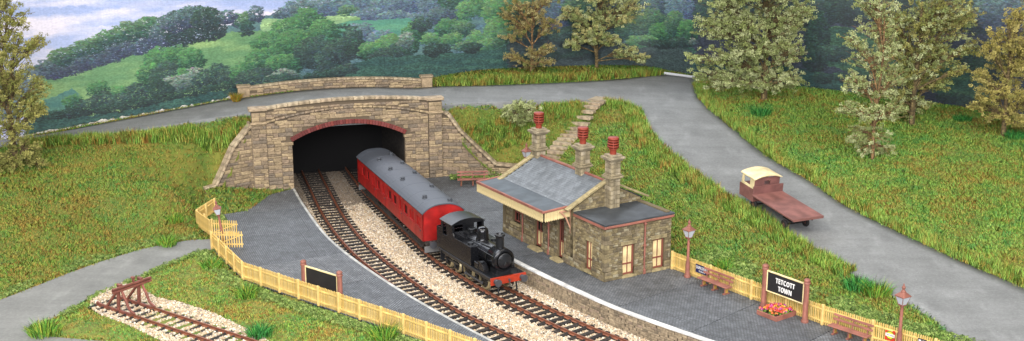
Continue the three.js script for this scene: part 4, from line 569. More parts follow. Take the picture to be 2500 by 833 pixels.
tree('tree', 'lacy olive tree at the left edge above the hillside', [-33.06, 3.90, -79.18], [[-32.42, 14.59, -79.00, 1.58, 1.32], [-33.94, 12.73, -79.00, 1.58, 1.58], [-31.95, 12.73, -79.00, 1.19, 1.05], [-30.60, 13.00, -79.00, 0.68, 0.47], [-32.28, 10.85, -79.00, 1.58, 1.19], [-30.74, 10.18, -79.00, 0.68, 0.53], [-31.68, 8.81, -79.00, 1.32, 0.92], [-33.73, 9.77, -79.00, 1.84, 1.58], [-33.18, 7.30, -79.00, 1.84, 1.19], [-31.18, 8.40, -79.00, 0.79, 0.58], [-32.27, 5.63, -79.00, 1.32, 1.05], [-33.71, 4.79, -79.00, 1.45, 1.05], [-31.54, 4.79, -79.00, 0.66, 0.53], [-32.75, 16.43, -79.00, 1.58, 1.32]], { seed: 11, r: .2, leaf: 0.060, dense: 2.62, tints: OLIVE, lean: -.3 });
tree('tree', 'thin tan tree with bare twigs behind the road, left of the back pair', [1.63, 6.20, -104.80], [[0.28, 10.43, -104.50, 1.39, 0.98], [1.74, 11.55, -104.50, 1.39, 1.04], [0.00, 7.75, -104.50, 0.91, 0.56], [2.39, 8.32, -104.50, 1.39, 0.91], [1.41, 6.97, -104.50, 1.32, 0.63], [3.14, 10.43, -104.50, 1.18, 0.98], [-0.63, 11.55, -104.50, 0.77, 0.63], [3.17, 7.25, -104.50, 0.70, 0.49], [2.78, 12.94, -104.50, 1.39, 1.04], [0.42, 12.24, -104.50, 1.04, 0.77], [-0.35, 9.45, -104.50, 0.63, 0.42]], { seed: 12, r: .13, leaf: 0.056, dense: 2.19, tints: TAN, bark: 1, lean: .1 });
tree('tree', 'spreading pale green tree with forked trunk behind the road', [7.51, 6.15, -107.52], [[6.75, 10.18, -106.30, 1.91, 0.92], [5.14, 11.10, -106.30, 1.56, 1.06], [8.15, 11.10, -106.30, 1.91, 1.06], [9.93, 10.96, -106.30, 1.28, 0.99], [5.88, 9.10, -106.30, 1.42, 0.71], [8.73, 8.89, -106.30, 1.35, 0.71], [10.18, 7.88, -106.30, 1.13, 0.71], [11.63, 7.31, -106.30, 0.64, 0.64], [7.76, 13.08, -106.30, 2.83, 1.20], [5.07, 8.53, -106.30, 0.85, 0.43], [10.61, 12.02, -106.30, 1.20, 0.92], [7.30, 9.10, -106.30, 1.20, 0.64]], { seed: 13, r: .17, leaf: 0.060, dense: 2.62, tints: [...SAGE, 0xa8a868, 0xb2ac70], twin: true });
tree('tree', 'large dense sage green tree beside the road junction', [20.15, 5.60, -96.36], [[17.65, 11.69, -96.00, 2.75, 1.47], [20.82, 12.33, -96.00, 2.43, 1.60], [19.19, 9.81, -96.00, 3.07, 1.34], [16.64, 9.10, -96.00, 1.92, 1.15], [15.30, 7.72, -96.00, 1.41, 0.83], [21.78, 9.58, -96.00, 1.73, 1.47], [14.22, 9.03, -96.00, 0.64, 0.45], [17.20, 7.26, -96.00, 1.79, 0.90], [19.10, 14.56, -96.00, 3.52, 1.28], [22.86, 12.97, -96.00, 1.28, 1.15], [15.40, 11.69, -96.00, 1.41, 1.15], [18.78, 8.11, -96.00, 1.92, 0.96], [16.29, 13.29, -96.00, 1.92, 1.28], [21.07, 7.79, -96.00, 1.28, 0.83], [21.84, 11.36, -96.00, 1.47, 1.41], [18.84, 6.96, -96.00, 1.92, 0.70], [15.92, 6.96, -96.00, 1.28, 0.58], [22.39, 7.46, -96.00, 1.28, 0.96], [20.48, 6.63, -96.00, 1.28, 0.51]], { seed: 14, r: .26, leaf: 0.064, dense: 2.71, tints: SAGE, lean: -.2 });
tree('tree', 'slender open sage tree standing forward on the right field', [24.80, 4.40, -81.89], [[24.76, 13.60, -82.30, 1.76, 1.10], [24.08, 11.52, -82.30, 1.92, 0.99], [25.30, 11.94, -82.30, 1.37, 0.99], [24.51, 9.55, -82.30, 2.30, 0.93], [23.23, 9.83, -82.30, 1.10, 0.71], [24.08, 7.76, -82.30, 2.08, 0.82], [25.61, 7.93, -82.30, 1.54, 0.88], [24.77, 5.98, -82.30, 1.81, 0.77], [25.85, 4.82, -82.30, 1.21, 0.49], [22.67, 7.93, -82.30, 0.82, 0.49], [23.61, 5.75, -82.30, 0.99, 0.55], [22.90, 12.63, -82.30, 0.99, 0.66], [26.14, 9.98, -82.30, 1.21, 0.93], [24.08, 15.25, -82.30, 1.92, 1.10], [24.58, 4.76, -82.30, 1.10, 0.44]], { seed: 15, r: .13, leaf: 0.053, dense: 2.19, tints: SAGE, bark: 1 });
tree('tree', 'broad olive tree behind the slender one on the right field', [29.70, 5.20, -89.15], [[30.33, 13.13, -90.00, 2.70, 1.38], [32.49, 12.46, -90.00, 1.98, 1.14], [30.21, 11.01, -90.00, 1.98, 1.20], [29.33, 8.87, -90.00, 2.22, 1.32], [31.51, 8.25, -90.00, 1.44, 0.84], [30.27, 6.64, -90.00, 1.68, 0.84], [33.24, 9.24, -90.00, 0.78, 0.48], [34.14, 10.95, -90.00, 0.78, 0.66], [27.97, 12.53, -90.00, 1.80, 1.38], [31.42, 14.33, -90.00, 2.40, 1.20], [33.63, 13.13, -90.00, 1.20, 0.90], [29.12, 5.76, -90.00, 1.50, 0.54], [30.64, 9.48, -90.00, 1.80, 1.20], [31.77, 10.40, -90.00, 1.80, 1.08], [28.72, 10.71, -90.00, 1.80, 1.32], [28.69, 7.32, -90.00, 1.50, 0.90]], { seed: 16, r: .24, leaf: 0.062, dense: 2.80, tints: [...OLIVE, ...SAGE] });
tree('tree', 'golden olive tree at the far right edge', [35.41, 5.00, -86.26], [[35.02, 12.40, -86.30, 1.55, 1.32], [35.90, 10.13, -86.30, 1.90, 1.27], [34.50, 8.35, -86.30, 1.67, 1.04], [35.33, 6.56, -86.30, 1.78, 0.92], [33.66, 7.40, -86.30, 1.15, 0.63], [33.29, 9.42, -86.30, 0.86, 0.58], [35.74, 13.85, -86.30, 1.04, 0.81], [36.91, 7.76, -86.30, 1.61, 1.27], [37.40, 11.30, -86.30, 1.73, 1.73], [33.77, 11.30, -86.30, 0.86, 0.69], [36.80, 5.96, -86.30, 1.15, 0.58]], { seed: 17, r: .2, leaf: 0.060, dense: 2.98, tints: KHAKI });
tree('shrub', 'low pale green bush on the bank above the stone steps', [.69, 4.43, -92.4], [[0.25, 5.48, -91.90, 1.04, 0.67], [1.31, 5.74, -91.90, 0.92, 0.74], [0.69, 4.97, -91.90, 0.98, 0.43], [-0.31, 5.67, -91.90, 0.61, 0.49], [0.62, 6.12, -91.90, 0.92, 0.49]], { seed: 18, r: .06, leaf: 0.048, dense: 4.20, tints: SAGE });

// ---------------------------------------------------------------- station building
// local frame: x across the building (0 = wall on the platform), z along the platform (0 = near end), y above the platform
const BROWN = mat(0x7c4436, .6), BROWN2 = mat(0x9a6252, .65, { map: T.soft }), CREAM = mat(0xf2dca2, .65, { map: T.soft }), DARKGL = mat(0x14130f, .15), LEAD = mat(0x3c4043, .8, { map: T.wear }), COPE = mat(0xa8996f, .9, { map: T.wear });
function frameUnit(parent, name, w, h, x, y, z, turn, o) { // window or door in a recess; x across, centred
  const g = grp(name, x, y, z, turn), f = .09;
  for (const s of [-1, 1]) part(g, 'frame', cb(f, h, .1, s * (w / 2 - f / 2), h / 2, 0, .01), BROWN);
  for (const yy of [f / 2, h - f / 2]) part(g, 'frame', cb(w - 2 * f, f, .1, 0, yy, 0, .01), BROWN);
  part(g, 'mullion', cb(.05, h - 2 * f, .09, 0, h / 2, -.004, .01), BROWN);
  const tr = h * o.split; part(g, 'transom', cb(w - 2 * f, .08, .094, 0, tr, -.002, .01), BROWN);
  for (const s of [-1, 1]) { part(g, 'pane', cb(w / 2 - f - .02, h - f - tr - .04, .03, s * (w / 4 - f / 2), (h - f + tr) / 2 + .02, -.02, .006), o.top); part(g, 'panel', cb(w / 2 - f - .02, tr - f - .04, .03, s * (w / 4 - f / 2), (tr + f) / 2 - .02, -.02, .006), o.bottom); }
  parent.add(g); return g;
}
{
  const g = grp('station_building', 5.3426, HP, -66.7731, .5412), R = rng(61), mort = mat(0x6a5e44, .98), LZ = -3.11, FZ = -11.27, XB = 4.72;
  const wall = (name, w, h, holes, x, z, turn, pts) => { const s = new THREE.Shape((pts || [[0, 0], [w, 0], [w, h], [0, h]]).map(p => new THREE.Vector2(...p))); for (const [a, b, c, d] of holes) s.holes.push(new THREE.Path([[a, c], [b, c], [b, d], [a, d]].map(p => new THREE.Vector2(...p)))); const o = part(g, name, new THREE.ExtrudeGeometry(s, { depth: .3, bevelEnabled: false }).translate(0, 0, -.3), mort); o.position.set(x, 0, z); o.rotation.y = turn; };
  const lay = (w, y0, y1, holes, x, z, turn, most, hs = [.11, .17], ls = [.2, .46], lim) => courses(R, y0, y1, hs, ls, (y, h) => { let runs = [lim ? lim(y, h) : [0, w]]; for (const [a, b, c, d] of holes) if (y + h / 2 > c && y - h / 2 < d) runs = runs.flatMap(([p, q]) => b <= p || a >= q ? [[p, q]] : [[p, a], [b, q]]).filter(r => r[1] - r[0] > .05); return runs.filter(r => r[1] > r[0]); }, .013).map(r => ({ r, place: wallPlace(x, z, turn) }));
  const all = [];
  // openings: [from, to, bottom, top] along each wall
  const W1 = [[1.15, 2.05, 1.0, 2.3], [3.8, 4.7, .12, 2.55], [6.4, 7.05, .12, 2.55]], W2 = [[1.1, 1.82, .2, 2.0]], W3 = [[1.2, 2.08, .12, 1.96], [3.38, 4.26, .12, 1.96]];
  const t = -Math.PI / 2, mainL = LZ - FZ;
  wall('front_wall', mainL, 3.6, W1, -.06, FZ, t); all.push(...lay(mainL, .56, 3.5, W1.map(o => [o[0] - .02, o[1] + .02, o[2], o[3] + .02]), -.06, FZ, t));
  wall('annexe_front_wall', -LZ, 3.2, W2, 0, LZ, t); all.push(...lay(-LZ, .56, 3.2, W2, 0, LZ, t));
  wall('end_wall', XB, 3.2, W3, 0, 0, 0); all.push(...lay(XB, .56, 3.2, W3, 0, 0, 0));
  wall('gable', 5.1, 5, [], -.25, LZ + .01, 0, [[.1, 0], [5.0, 0], [5.0, 3.6], [2.55, 4.86], [.1, 3.6]]); all.push(...lay(5.1, 3.3, 4.8, [], -.25, LZ + .01, 0, 0, [.14, .2], [.24, .55], y => [clamp((y - 3.5) / .5, .1, 2.4), 5.1 - clamp((y - 3.5) / .5, .1, 2.4)]));
  wall('gable', 5.1, 5, [], -.25, FZ + .3, 0, [[.1, 0], [5.0, 0], [5.0, 3.6], [2.55, 4.86], [.1, 3.6]]);
  part(g, 'back_wall', cb(.3, 3.5, -FZ - .3, XB - .16, 1.75, FZ / 2, .01), mort);
  // plinths, a little proud, leaving out the doors
  const pl = (w, holes, x, z, turn) => all.push(...lay(w, 0, .55, holes, x, z, turn, 0, [.16, .19], [.3, .6]));
  const nx = -.09; pl(mainL, W1.slice(1), -.06 + nx, FZ, t); pl(-LZ, W2.map(o => [o[0] - .05, o[1] + .05, 0, 1]), nx, LZ, t); pl(XB + .09, W3, -.09, .09, 0);
  wall('plinth', mainL, .55, [], -.06 + nx, FZ, t, [[0, 0], [3.75, 0], [3.75, .55], [0, .55]]); wall('plinth', mainL, .55, [], -.06 + nx, FZ, t, [[4.75, 0], [6.35, 0], [6.35, .55], [4.75, .55]]); wall('plinth', mainL, .55, [], -.06 + nx, FZ, t, [[7.1, 0], [mainL, 0], [mainL, .55], [7.1, .55]]);
  wall('plinth', -LZ, .55, [], nx, LZ, t, [[0, 0], [1.1, 0], [1.1, .55], [0, .55]]); wall('plinth', -LZ, .55, [], nx, LZ, t, [[1.82, 0], [-LZ + .09, 0], [-LZ + .09, .55], [1.82, .55]]);
  for (const [a, b] of [[-.09, 1.2], [2.08, 3.38], [4.26, XB]]) part(g, 'plinth', cb(b - a, .55, .3, (a + b) / 2, .275, -.06, .01), mort);
  // lay every stone: the largest 300 singly
  const big = all.sort((p, q) => q.r[2] * q.r[3] - p.r[2] * p.r[3]), rest = STONE2.map(() => []);
  big.forEach(({ r, place }, i) => { if (r[2] < .05 || r[3] < .04) return; const mi = Math.floor(R() * STONE2.length), o = new THREE.Mesh(stoneShape(r[2], r[3], .03, .013, Math.floor(R() * 3)), STONE2[mi]); o.name = 'stone'; place(o, r[0], r[1]); o.scale.set(r[2], r[3], .03 * lerp(.8, 1.3, R())); if (i < 300) g.add(o); else { o.updateMatrix(); rest[mi].push(clean(o.geometry.clone().applyMatrix4(o.matrix))); } });
  rest.forEach((l, i) => { if (l.length) { const o = mesh('small_stones', mergeGeometries(l), STONE2[i]); o.userData.kind = 'stuff'; g.add(o); } });
  // quoins
  for (let i = 0; i < 12; i++) { const w = i % 2 ? .34 : .22; part(g, 'quoin', cb(w, .265, i % 2 ? .22 : .36, -.1 + w / 2 - .05, .14 + i * .27, LZ - (i % 2 ? .09 : .16) + .06, .02), STONE2[(i * 5) % 6]); if (i < 11) part(g, 'quoin', cb(i % 2 ? .3 : .44, .265, i % 2 ? .44 : .3, -.045 + (i % 2 ? .15 : .22), .14 + i * .27, .045 - (i % 2 ? .22 : .15), .02), STONE2[(i * 7 + 2) % 6]); }
  // windows and doors
  const cream = { split: .36, top: CREAM, bottom: CREAM }, doorK = { split: .42, top: DARKGL, bottom: CREAM };
  for (const [a, b, c, d] of W3) { frameUnit(g, 'window', b - a - .04, d - c - .04, (a + b) / 2, c + .02, -.14, 0, cream); part(g, 'sill', cb(b - a + .16, .13, .3, (a + b) / 2, .065, .02, .02), COPE); part(g, 'lintel', cb(b - a + .3, .24, .16, (a + b) / 2, d + .12, -.03, .02), STONE2[1]); }
  for (const [a, b, c, d] of W2) { frameUnit(g, 'window', b - a - .04, d - c - .04, .14, c + .02, LZ + (a + b) / 2, t, cream); part(g, 'sill', cb(.3, .13, b - a + .2, -.02, c - .06, LZ + (a + b) / 2, .02), COPE); part(g, 'lintel', cb(.16, .24, b - a + .3, .03, d + .12, LZ + (a + b) / 2, .02), STONE2[3]); }
  W1.forEach(([a, b, c, d], i) => { frameUnit(g, i ? 'door' : 'window', b - a - .04, d - c - .04, .1, c + .02, FZ + (a + b) / 2, t, i ? doorK : { split: .5, top: DARKGL, bottom: DARKGL }); if (i) part(g, 'doorstep', cb(.62, .12, b - a + .35, -.24, .06, FZ + (a + b) / 2, .02), COPE); else part(g, 'sill', cb(.3, .14, b - a + .2, -.1, c - .07, FZ + (a + b) / 2, .02), COPE); });
  // roofs
  const RX = 2.3, RY = 4.87, slope = (x0, y0, x1, y1, th, z0, z1) => extr([[x0, y0], [x1, y1], [x1, y1 - th], [x0, y0 - th]], z1 - z0).translate(0, 0, z0);
  part(g, 'roof', [slope(-.35, 3.6, RX, RY, .12, FZ + .12, LZ - .12), slope(RX, RY, 5.0, 3.6, .12, FZ + .12, LZ - .12)], LEAD);
  const sl = [], ang = Math.atan2(RY - 3.6, RX + .35), len = Math.hypot(RX + .35, RY - 3.6);
  for (let r = 0; r < 17; r++) for (let k = 0; k < 29; k++) { const u = .08 + r * (len - .1) / 17, z = FZ + .32 + (k + (r % 2) * .5) * .268; if (z > LZ - .4) continue; sl.push(clean(cb((len - .1) / 17 * 1.22, .025, .258, -.35 + Math.cos(ang) * (u + .06), 3.625 + Math.sin(ang) * (u + .06) + .012, z + .12, .006, 0, 0, ang - .09 + (R() - .5) * .03))); }
  const slm = mesh('slates', boxUV(mergeGeometries(sl)), mat(0x747a7e, .6, { map: T.wear })); slm.userData.kind = 'stuff'; g.add(slm);
  part(g, 'ridge_tiles', bar([RX, RY + .05, FZ + .7], [RX, RY + .05, LZ - .2], .2, .2, 8), BROWN2);
  const cp = z => { for (const [x0, y0, x1, y1] of [[-.62, 3.5, RX, RY + .08], [RX, RY + .08, 5.35, 3.52]]) for (let k = 0; k < 4; k++) { const a = k / 4, b = (k + 1) / 4 - .006; part(g, 'gable_coping', bar([lerp(x0, x1, a), lerp(y0, y1, a) + .06, z], [lerp(x0, x1, b), lerp(y0, y1, b) + .06, z], .13, .36), COPE); } }; cp(LZ - .06); cp(FZ + .16);
  part(g, 'annexe_roof', [cb(XB + .3, .1, -LZ + .12, XB / 2, 3.38, LZ / 2 + .07, .015)], mat(0x42474b, .6, { map: T.soft }));
  part(g, 'fascia', [cb(XB + .22, .15, .12, XB / 2, 3.245, .1, .03), cb(.12, .15, -LZ + .2, -.11, 3.247, LZ / 2 + .09, .03)], BROWN2);
  // canopy
  const cz0 = FZ - .15, cz1 = LZ - .42; part(g, 'canopy', slope(-1.95, 3.56, -.3, 3.66, .08, cz0, cz1), mat(0x4c555b, .6, { map: T.soft }));
  part(g, 'canopy_gutter', [cb(.12, .14, cz1 - cz0 + .1, -1.98, 3.55, (cz0 + cz1) / 2, .03), cb(1.7, .14, .12, -1.15, 3.6, cz1 + .02, .03, 0, 0, .06), cb(1.7, .14, .12, -1.15, 3.6, cz0 - .02, .03, 0, 0, .06)], BROWN2);
  const vb = boxUV(extr([[-.058, 0], [.058, 0], [.058, -.52], [0, -.6], [-.058, -.52]], .035)); const nb = 62;
  for (let i = 0; i < nb; i++) { const o = mesh('valance_board', vb, CREAM); o.position.set(-1.96 + (i % 2) * .012, 3.5, lerp(cz0, cz1 - .06, (i + .5) / nb)); o.rotation.y = -Math.PI / 2; g.add(o); }
  for (let i = 0; i < 14; i++) { const o = mesh('valance_board', vb, CREAM); o.position.set(lerp(-1.88, -.12, (i + .5) / 14), 3.5 + .006 * i, cz1 - .02 + (i % 2) * .012); g.add(o); }
  for (const z of [cz1 + .1, -7.2, FZ + .4]) part(g, 'bracket', [bar([-.1, 2.0, z], [-.1, 3.5, z], .1), bar([-.12, 3.42, z], [-.9, 3.42, z], .09), bar([-.12, 2.3, z], [-.45, 3.0, z], .08), bar([-.45, 3.0, z], [-.8, 3.4, z], .08)], z > -5 ? mat(0xb98a70, .7) : BROWN2);
  // rainwater pipes
  const pipe = (x, z, top) => part(g, 'downpipe', [bar([x, .15, z], [x, top, z], .11, .11, 8), cb(.17, .09, .17, x, top * .55, z, .02), cb(.17, .09, .17, x, top - .12, z, .02), cb(.17, .3, .17, x, .16, z, .03)], BROWN2); pipe(2.72, .12, 3.2); pipe(-.17, -8.8, 3.4); pipe(-.17, -5.75, 3.4);
  // chimneys
  const SC = [0xa2957a, 0x96896c, 0xafa288, 0x8a7e64].map(c => mat(c, .92, { map: T.wear })), POT = mat(0x9a3d28, .6, { map: T.soft }), POTD = mat(0x4c1d15, .7);
  const chimney = (x, z, y0, yt, w) => {
    const c = grp('chimney', x, 0, z), band = yt - 1.1;
    part(c, 'core', cb(w - .04, yt - y0, w - .04, 0, (y0 + yt) / 2, 0, .01), mort);
    for (let y = y0; y < yt - .12; y += .27) for (const [sx, sz] of [[0, 1], [-1, 0], [1, 0]]) for (const h of [-1, 1]) { const ww = w / 2 - .012, o = part(c, 'block', cb(ww, .255, .06, h * w / 4, 0, w / 2 - .02, .015), SC[Math.floor(R() * 4)]); o.position.y = y + .135; o.rotation.y = sx * Math.PI / 2; }
    part(c, 'band', [cb(w + .3, .12, w + .3, 0, band, 0, .03), cb(w + .16, .1, w + .16, 0, band + .11, 0, .03), cb(w + .12, .08, w + .12, 0, band - .09, 0, .03)], SC[1]);
    part(c, 'cap', [cb(w + .2, .12, w + .2, 0, yt - .06, 0, .03), cb(w + .42, .13, w + .42, 0, yt + .06, 0, .03), cb(w + .12, .14, w + .12, 0, yt + .18, 0, .03)], SC[0]);
    const pot = grp('chimney_pot', 0, yt + .22, 0); part(pot, 'pot_body', lathe([[.19, 0], [.18, .3], [.2, .32], [.2, .95], [.0, .96]], 16), POTD); part(pot, 'pot_base', lathe([[.2, 0], [.2, .3], [.28, .34], [.28, .4], [.2, .42]], 18), POT); for (let k = 0; k < 3; k++) part(pot, 'louvre', lathe([[.2, .48 + k * .16], [.34, .46 + k * .16], [.34, .545 + k * .16], [.2, .56 + k * .16]], 18), POT); part(pot, 'pot_top', lathe([[.2, .9], [.34, .88], [.34, 1.0], [.29, 1.06], [.0, 1.07]], 18), POT); for (let k = 0; k < 4; k++) { const a = k * 1.571 + .6; part(pot, 'pot_strap', cb(.05, .5, .07, Math.cos(a) * .31, .66, Math.sin(a) * .31, .01, 0, -a), POT); }
    c.add(pot); g.add(c);
  };
  chimney(RX, -10.85, 4.4, 6.45, .66); chimney(RX, -5.8, 4.4, 6.45, .66); chimney(RX + .1, -2.78, 3.42, 6.42, .66);
  put(g, 'stone station building with slate roof, three red chimney pots and cream canopy', 'building');
}

// ---------------------------------------------------------------- coach
const RED = mat(0xa81d1a, .42, { map: T.soft }), ROOFG = mat(0x484d55, .52), UNDER = mat(0x4a4038, .9, { map: T.coarse }), STEEL = mat(0x55565a, .5, { metalness: .5 }), BLACKG = mat(0x0d0c0c, .3);
function wheelset(parent, x, r, tread, spoke) { // axle and two wheels across the track
  const ax = grp('wheelset', x, r, 0); part(ax, 'axle', cyl(.06, .06, 1.5, 0, 0, 0, 8, Math.PI / 2), UNDER);
  for (const s of [-1, 1]) { const w = grp('wheel', 0, 0, s * .665); part(w, 'tyre', new THREE.LatheGeometry([[r - .11, -.06], [r, -.06], [r, .04], [r + .05, .05], [r + .05, .08], [r - .11, .08], [r - .11, -.06]].map(p => new THREE.Vector2(...p)), 28).rotateX(s * -Math.PI / 2), tread);
    part(w, 'hub', cyl(.13, .13, .16, 0, 0, 0, 12, Math.PI / 2), spoke); if (r > .5) for (let k = 0; k < 12; k++) { const a = k / 12 * 6.283; part(w, 'spoke', bar([Math.cos(a) * .1, Math.sin(a) * .1, 0], [Math.cos(a) * (r - .09), Math.sin(a) * (r - .09), 0], .07, .05), spoke); } else part(w, 'disc', cyl(r - .1, r - .1, .05, 0, 0, 0, 20, Math.PI / 2), spoke);
    ax.add(w); }
  parent.add(ax); return ax;
}
{
  const L = 7.83, W = 1.375, B0 = 1.15, EV = 2.98, g = grp('coach', -7.25, 0, -81.3, -1.188);
  const wins = [[-6.5, -5.85, 0], [-5.25, -4.62, 0], [-3.75, -3.2, 1], [-2.5, -1.9, 0], [-1.2, -.62, 1], [.15, .93, 0], [1.36, 2.13, 0], [3.83, 4.62, 0], [5.18, 6.0, 2], [6.6, 7.35, 2]];
  const sideShape = () => { const s = new THREE.Shape([[-L, B0], [L, B0], [L, EV], [-L, EV]].map(p => new THREE.Vector2(...p))); for (const [a, b] of wins) s.holes.push(new THREE.Path([[a, 1.98], [b, 1.98], [b, 2.58], [a, 2.58]].map(p => new THREE.Vector2(...p)))); s.holes.push(new THREE.Path([[2.92, 1.95], [3.26, 1.95], [3.26, 2.62], [2.92, 2.62]].map(p => new THREE.Vector2(...p)))); return s; };
  for (const s of [1, -1]) { const o = part(g, 'side', new THREE.ExtrudeGeometry(sideShape(), { depth: .09, bevelEnabled: false }).translate(0, 0, -.09), RED); o.position.z = s * W; if (s < 0) o.rotation.y = Math.PI; }
  for (const [a, b, k] of wins) { part(g, 'window', cb(b - a, .6, .02, (a + b) / 2, 2.28, W - .11, .004), BLACKG); for (let i = 0; i < k; i++) part(g, 'window_bar', cb(.1, .6, .05, lerp(a, b, (i + 1) / (k + 1)), 2.28, W - .05, .01), RED); part(g, 'window_ledge', cb(b - a + .1, .05, .06, (a + b) / 2, 1.96, W + .01, .012), RED); }
  for (const [a, b] of [[2.75, 3.45], [-3.95, -3.0], [-1.4, -.45], [6.4, 7.5]]) { const d = grp('door'); for (const x of [a, b]) part(d, 'door_joint', cb(.03, 1.7, .015, x, 2.0, W + .004, .004), mat(0x8a1614, .6)); part(d, 'door_handle', cb(.14, .05, .06, b - .12, 1.75, W + .02, .015), STEEL); g.add(d); }
  part(g, 'waist_moulding', cb(2 * L, .04, .03, 0, 1.86, W + .006, .01), RED);
  // ends with the curve of the roof
  const ra = 3.52, prof = []; for (let i = 0; i <= 16; i++) { const u = lerp(-1, 1, i / 16), a = Math.abs(u); prof.push([u * (W + .06), EV + (ra - EV) * (1 - a ** 2.6)]); }
  const end = [[-W, B0], [W, B0], [W, EV], ...[...prof].reverse().slice(1, -1).map(p => [p[0] * .97, p[1] - .05]), [-W, EV]];
  for (const s of [1, -1]) part(g, 'end', extr(end, .1).rotateY(Math.PI / 2).translate(s * L - (s > 0 ? .1 : 0), 0, 0), RED);
  part(g, 'floor', cb(2 * L - .2, .1, 2 * W - .2, 0, 1.2, 0, .01), UNDER);
  const roof = [...prof, ...[...prof].reverse().map(p => [p[0] * .985, p[1] - .07])];
  part(g, 'roof', extr(roof, 2 * L + .16).rotateY(Math.PI / 2).translate(-L - .08, 0, 0), ROOFG);
  for (let k = 0; k < 8; k++) { const x = lerp(-L + .6, L - 1.2, k / 7), v = []; prof.forEach(p => { for (const [d, h] of [[-.03, 0], [-.018, .014], [.018, .014], [.03, 0]]) v.push([x + d, p[1] + h, p[0] * 1.003]); }); const rg = sheet(v, 4); g.add(mesh('roof_rib', rg, ROOFG)); }
  for (const [x, z] of [[-4.5, .62], [-1.68, .62], [1.22, .62], [6.02, .62], [-5.72, -.62], [-2.95, -.62], [-.05, -.62], [3.68, -.62], [7.3, -.62]]) part(g, 'roof_vent', [lathe([[.17, 0], [.17, .05], [.11, .06], [.11, .12], [.16, .13], [.13, .2], [0, .22]], 12, x, ra - .09, z)], mat(0x3a3e44, .6));
  // underframe
  part(g, 'solebar', [cb(2 * L - .05, .22, .16, 0, 1.03, 1.15, .02), cb(2 * L - .05, .22, .16, 0, 1.03, -1.15, .02)], UNDER);
  for (const s of [1, -1]) { part(g, 'truss_rod', [bar([-3.6, .95, s * 1.0], [-1.7, .5, s * 1.0], .07), bar([-1.7, .5, s * 1.0], [1.7, .5, s * 1.0], .07), bar([1.7, .5, s * 1.0], [3.6, .95, s * 1.0], .07)], UNDER); part(g, 'step_board', cb(2 * L - 1.2, .04, .2, 0, .62, s * 1.2, .01), UNDER); }
  part(g, 'battery_box', cb(1.4, .5, .5, -.8, .68, .85, .04), UNDER); part(g, 'gas_cylinder', cyl(.24, .24, 2.0, 1.4, .7, .6, 14, 0, Math.PI / 2), UNDER);
  for (const bx of [-5.3, 5.3]) { const bg = grp('bogie', bx, 0, 0); part(bg, 'bogie_frame', [cb(3.0, .22, .12, 0, .62, .98, .03), cb(3.0, .22, .12, 0, .62, -.98, .03), cb(.5, .25, 2.0, 0, .66, 0, .03)], UNDER); for (const x of [-1.1, 1.1]) { wheelset(bg, x, .43, mat(0x5a5048, .5, { metalness: .4 }), UNDER); for (const s of [1, -1]) part(bg, 'axlebox', [cb(.28, .3, .16, x, .46, s * 1.05, .03), cb(.7, .07, .1, x, .78, s * 1.06, .02)], UNDER); } g.add(bg); }
  for (const s of [1, -1]) { part(g, 'headstock', cb(.14, .3, 2.4, s * (L - .02), .98, 0, .02), UNDER); part(g, 'lower_valance', cb(.06, .4, 1.1, s * (L + .08), .62, .75, .02), mat(0x6a6a68, .8)); for (const z of [-.86, .86]) part(g, 'buffer', [cyl(.1, .12, .5, s * (L + .3), 1.02, z, 12, 0, Math.PI / 2), cyl(.24, .24, .06, s * (L + .56), 1.02, z, 18, 0, Math.PI / 2)], STEEL); part(g, 'coupling', [bar([s * L, .7, 0], [s * (L + .85), .68, 0], .12, .06), cb(.1, .12, .7, s * (L + .72), .68, 0, .02)], STEEL); }
  put(g, 'red coach with ribbed grey roof, coming out of the tunnel behind the engine', 'railway carriage');
}

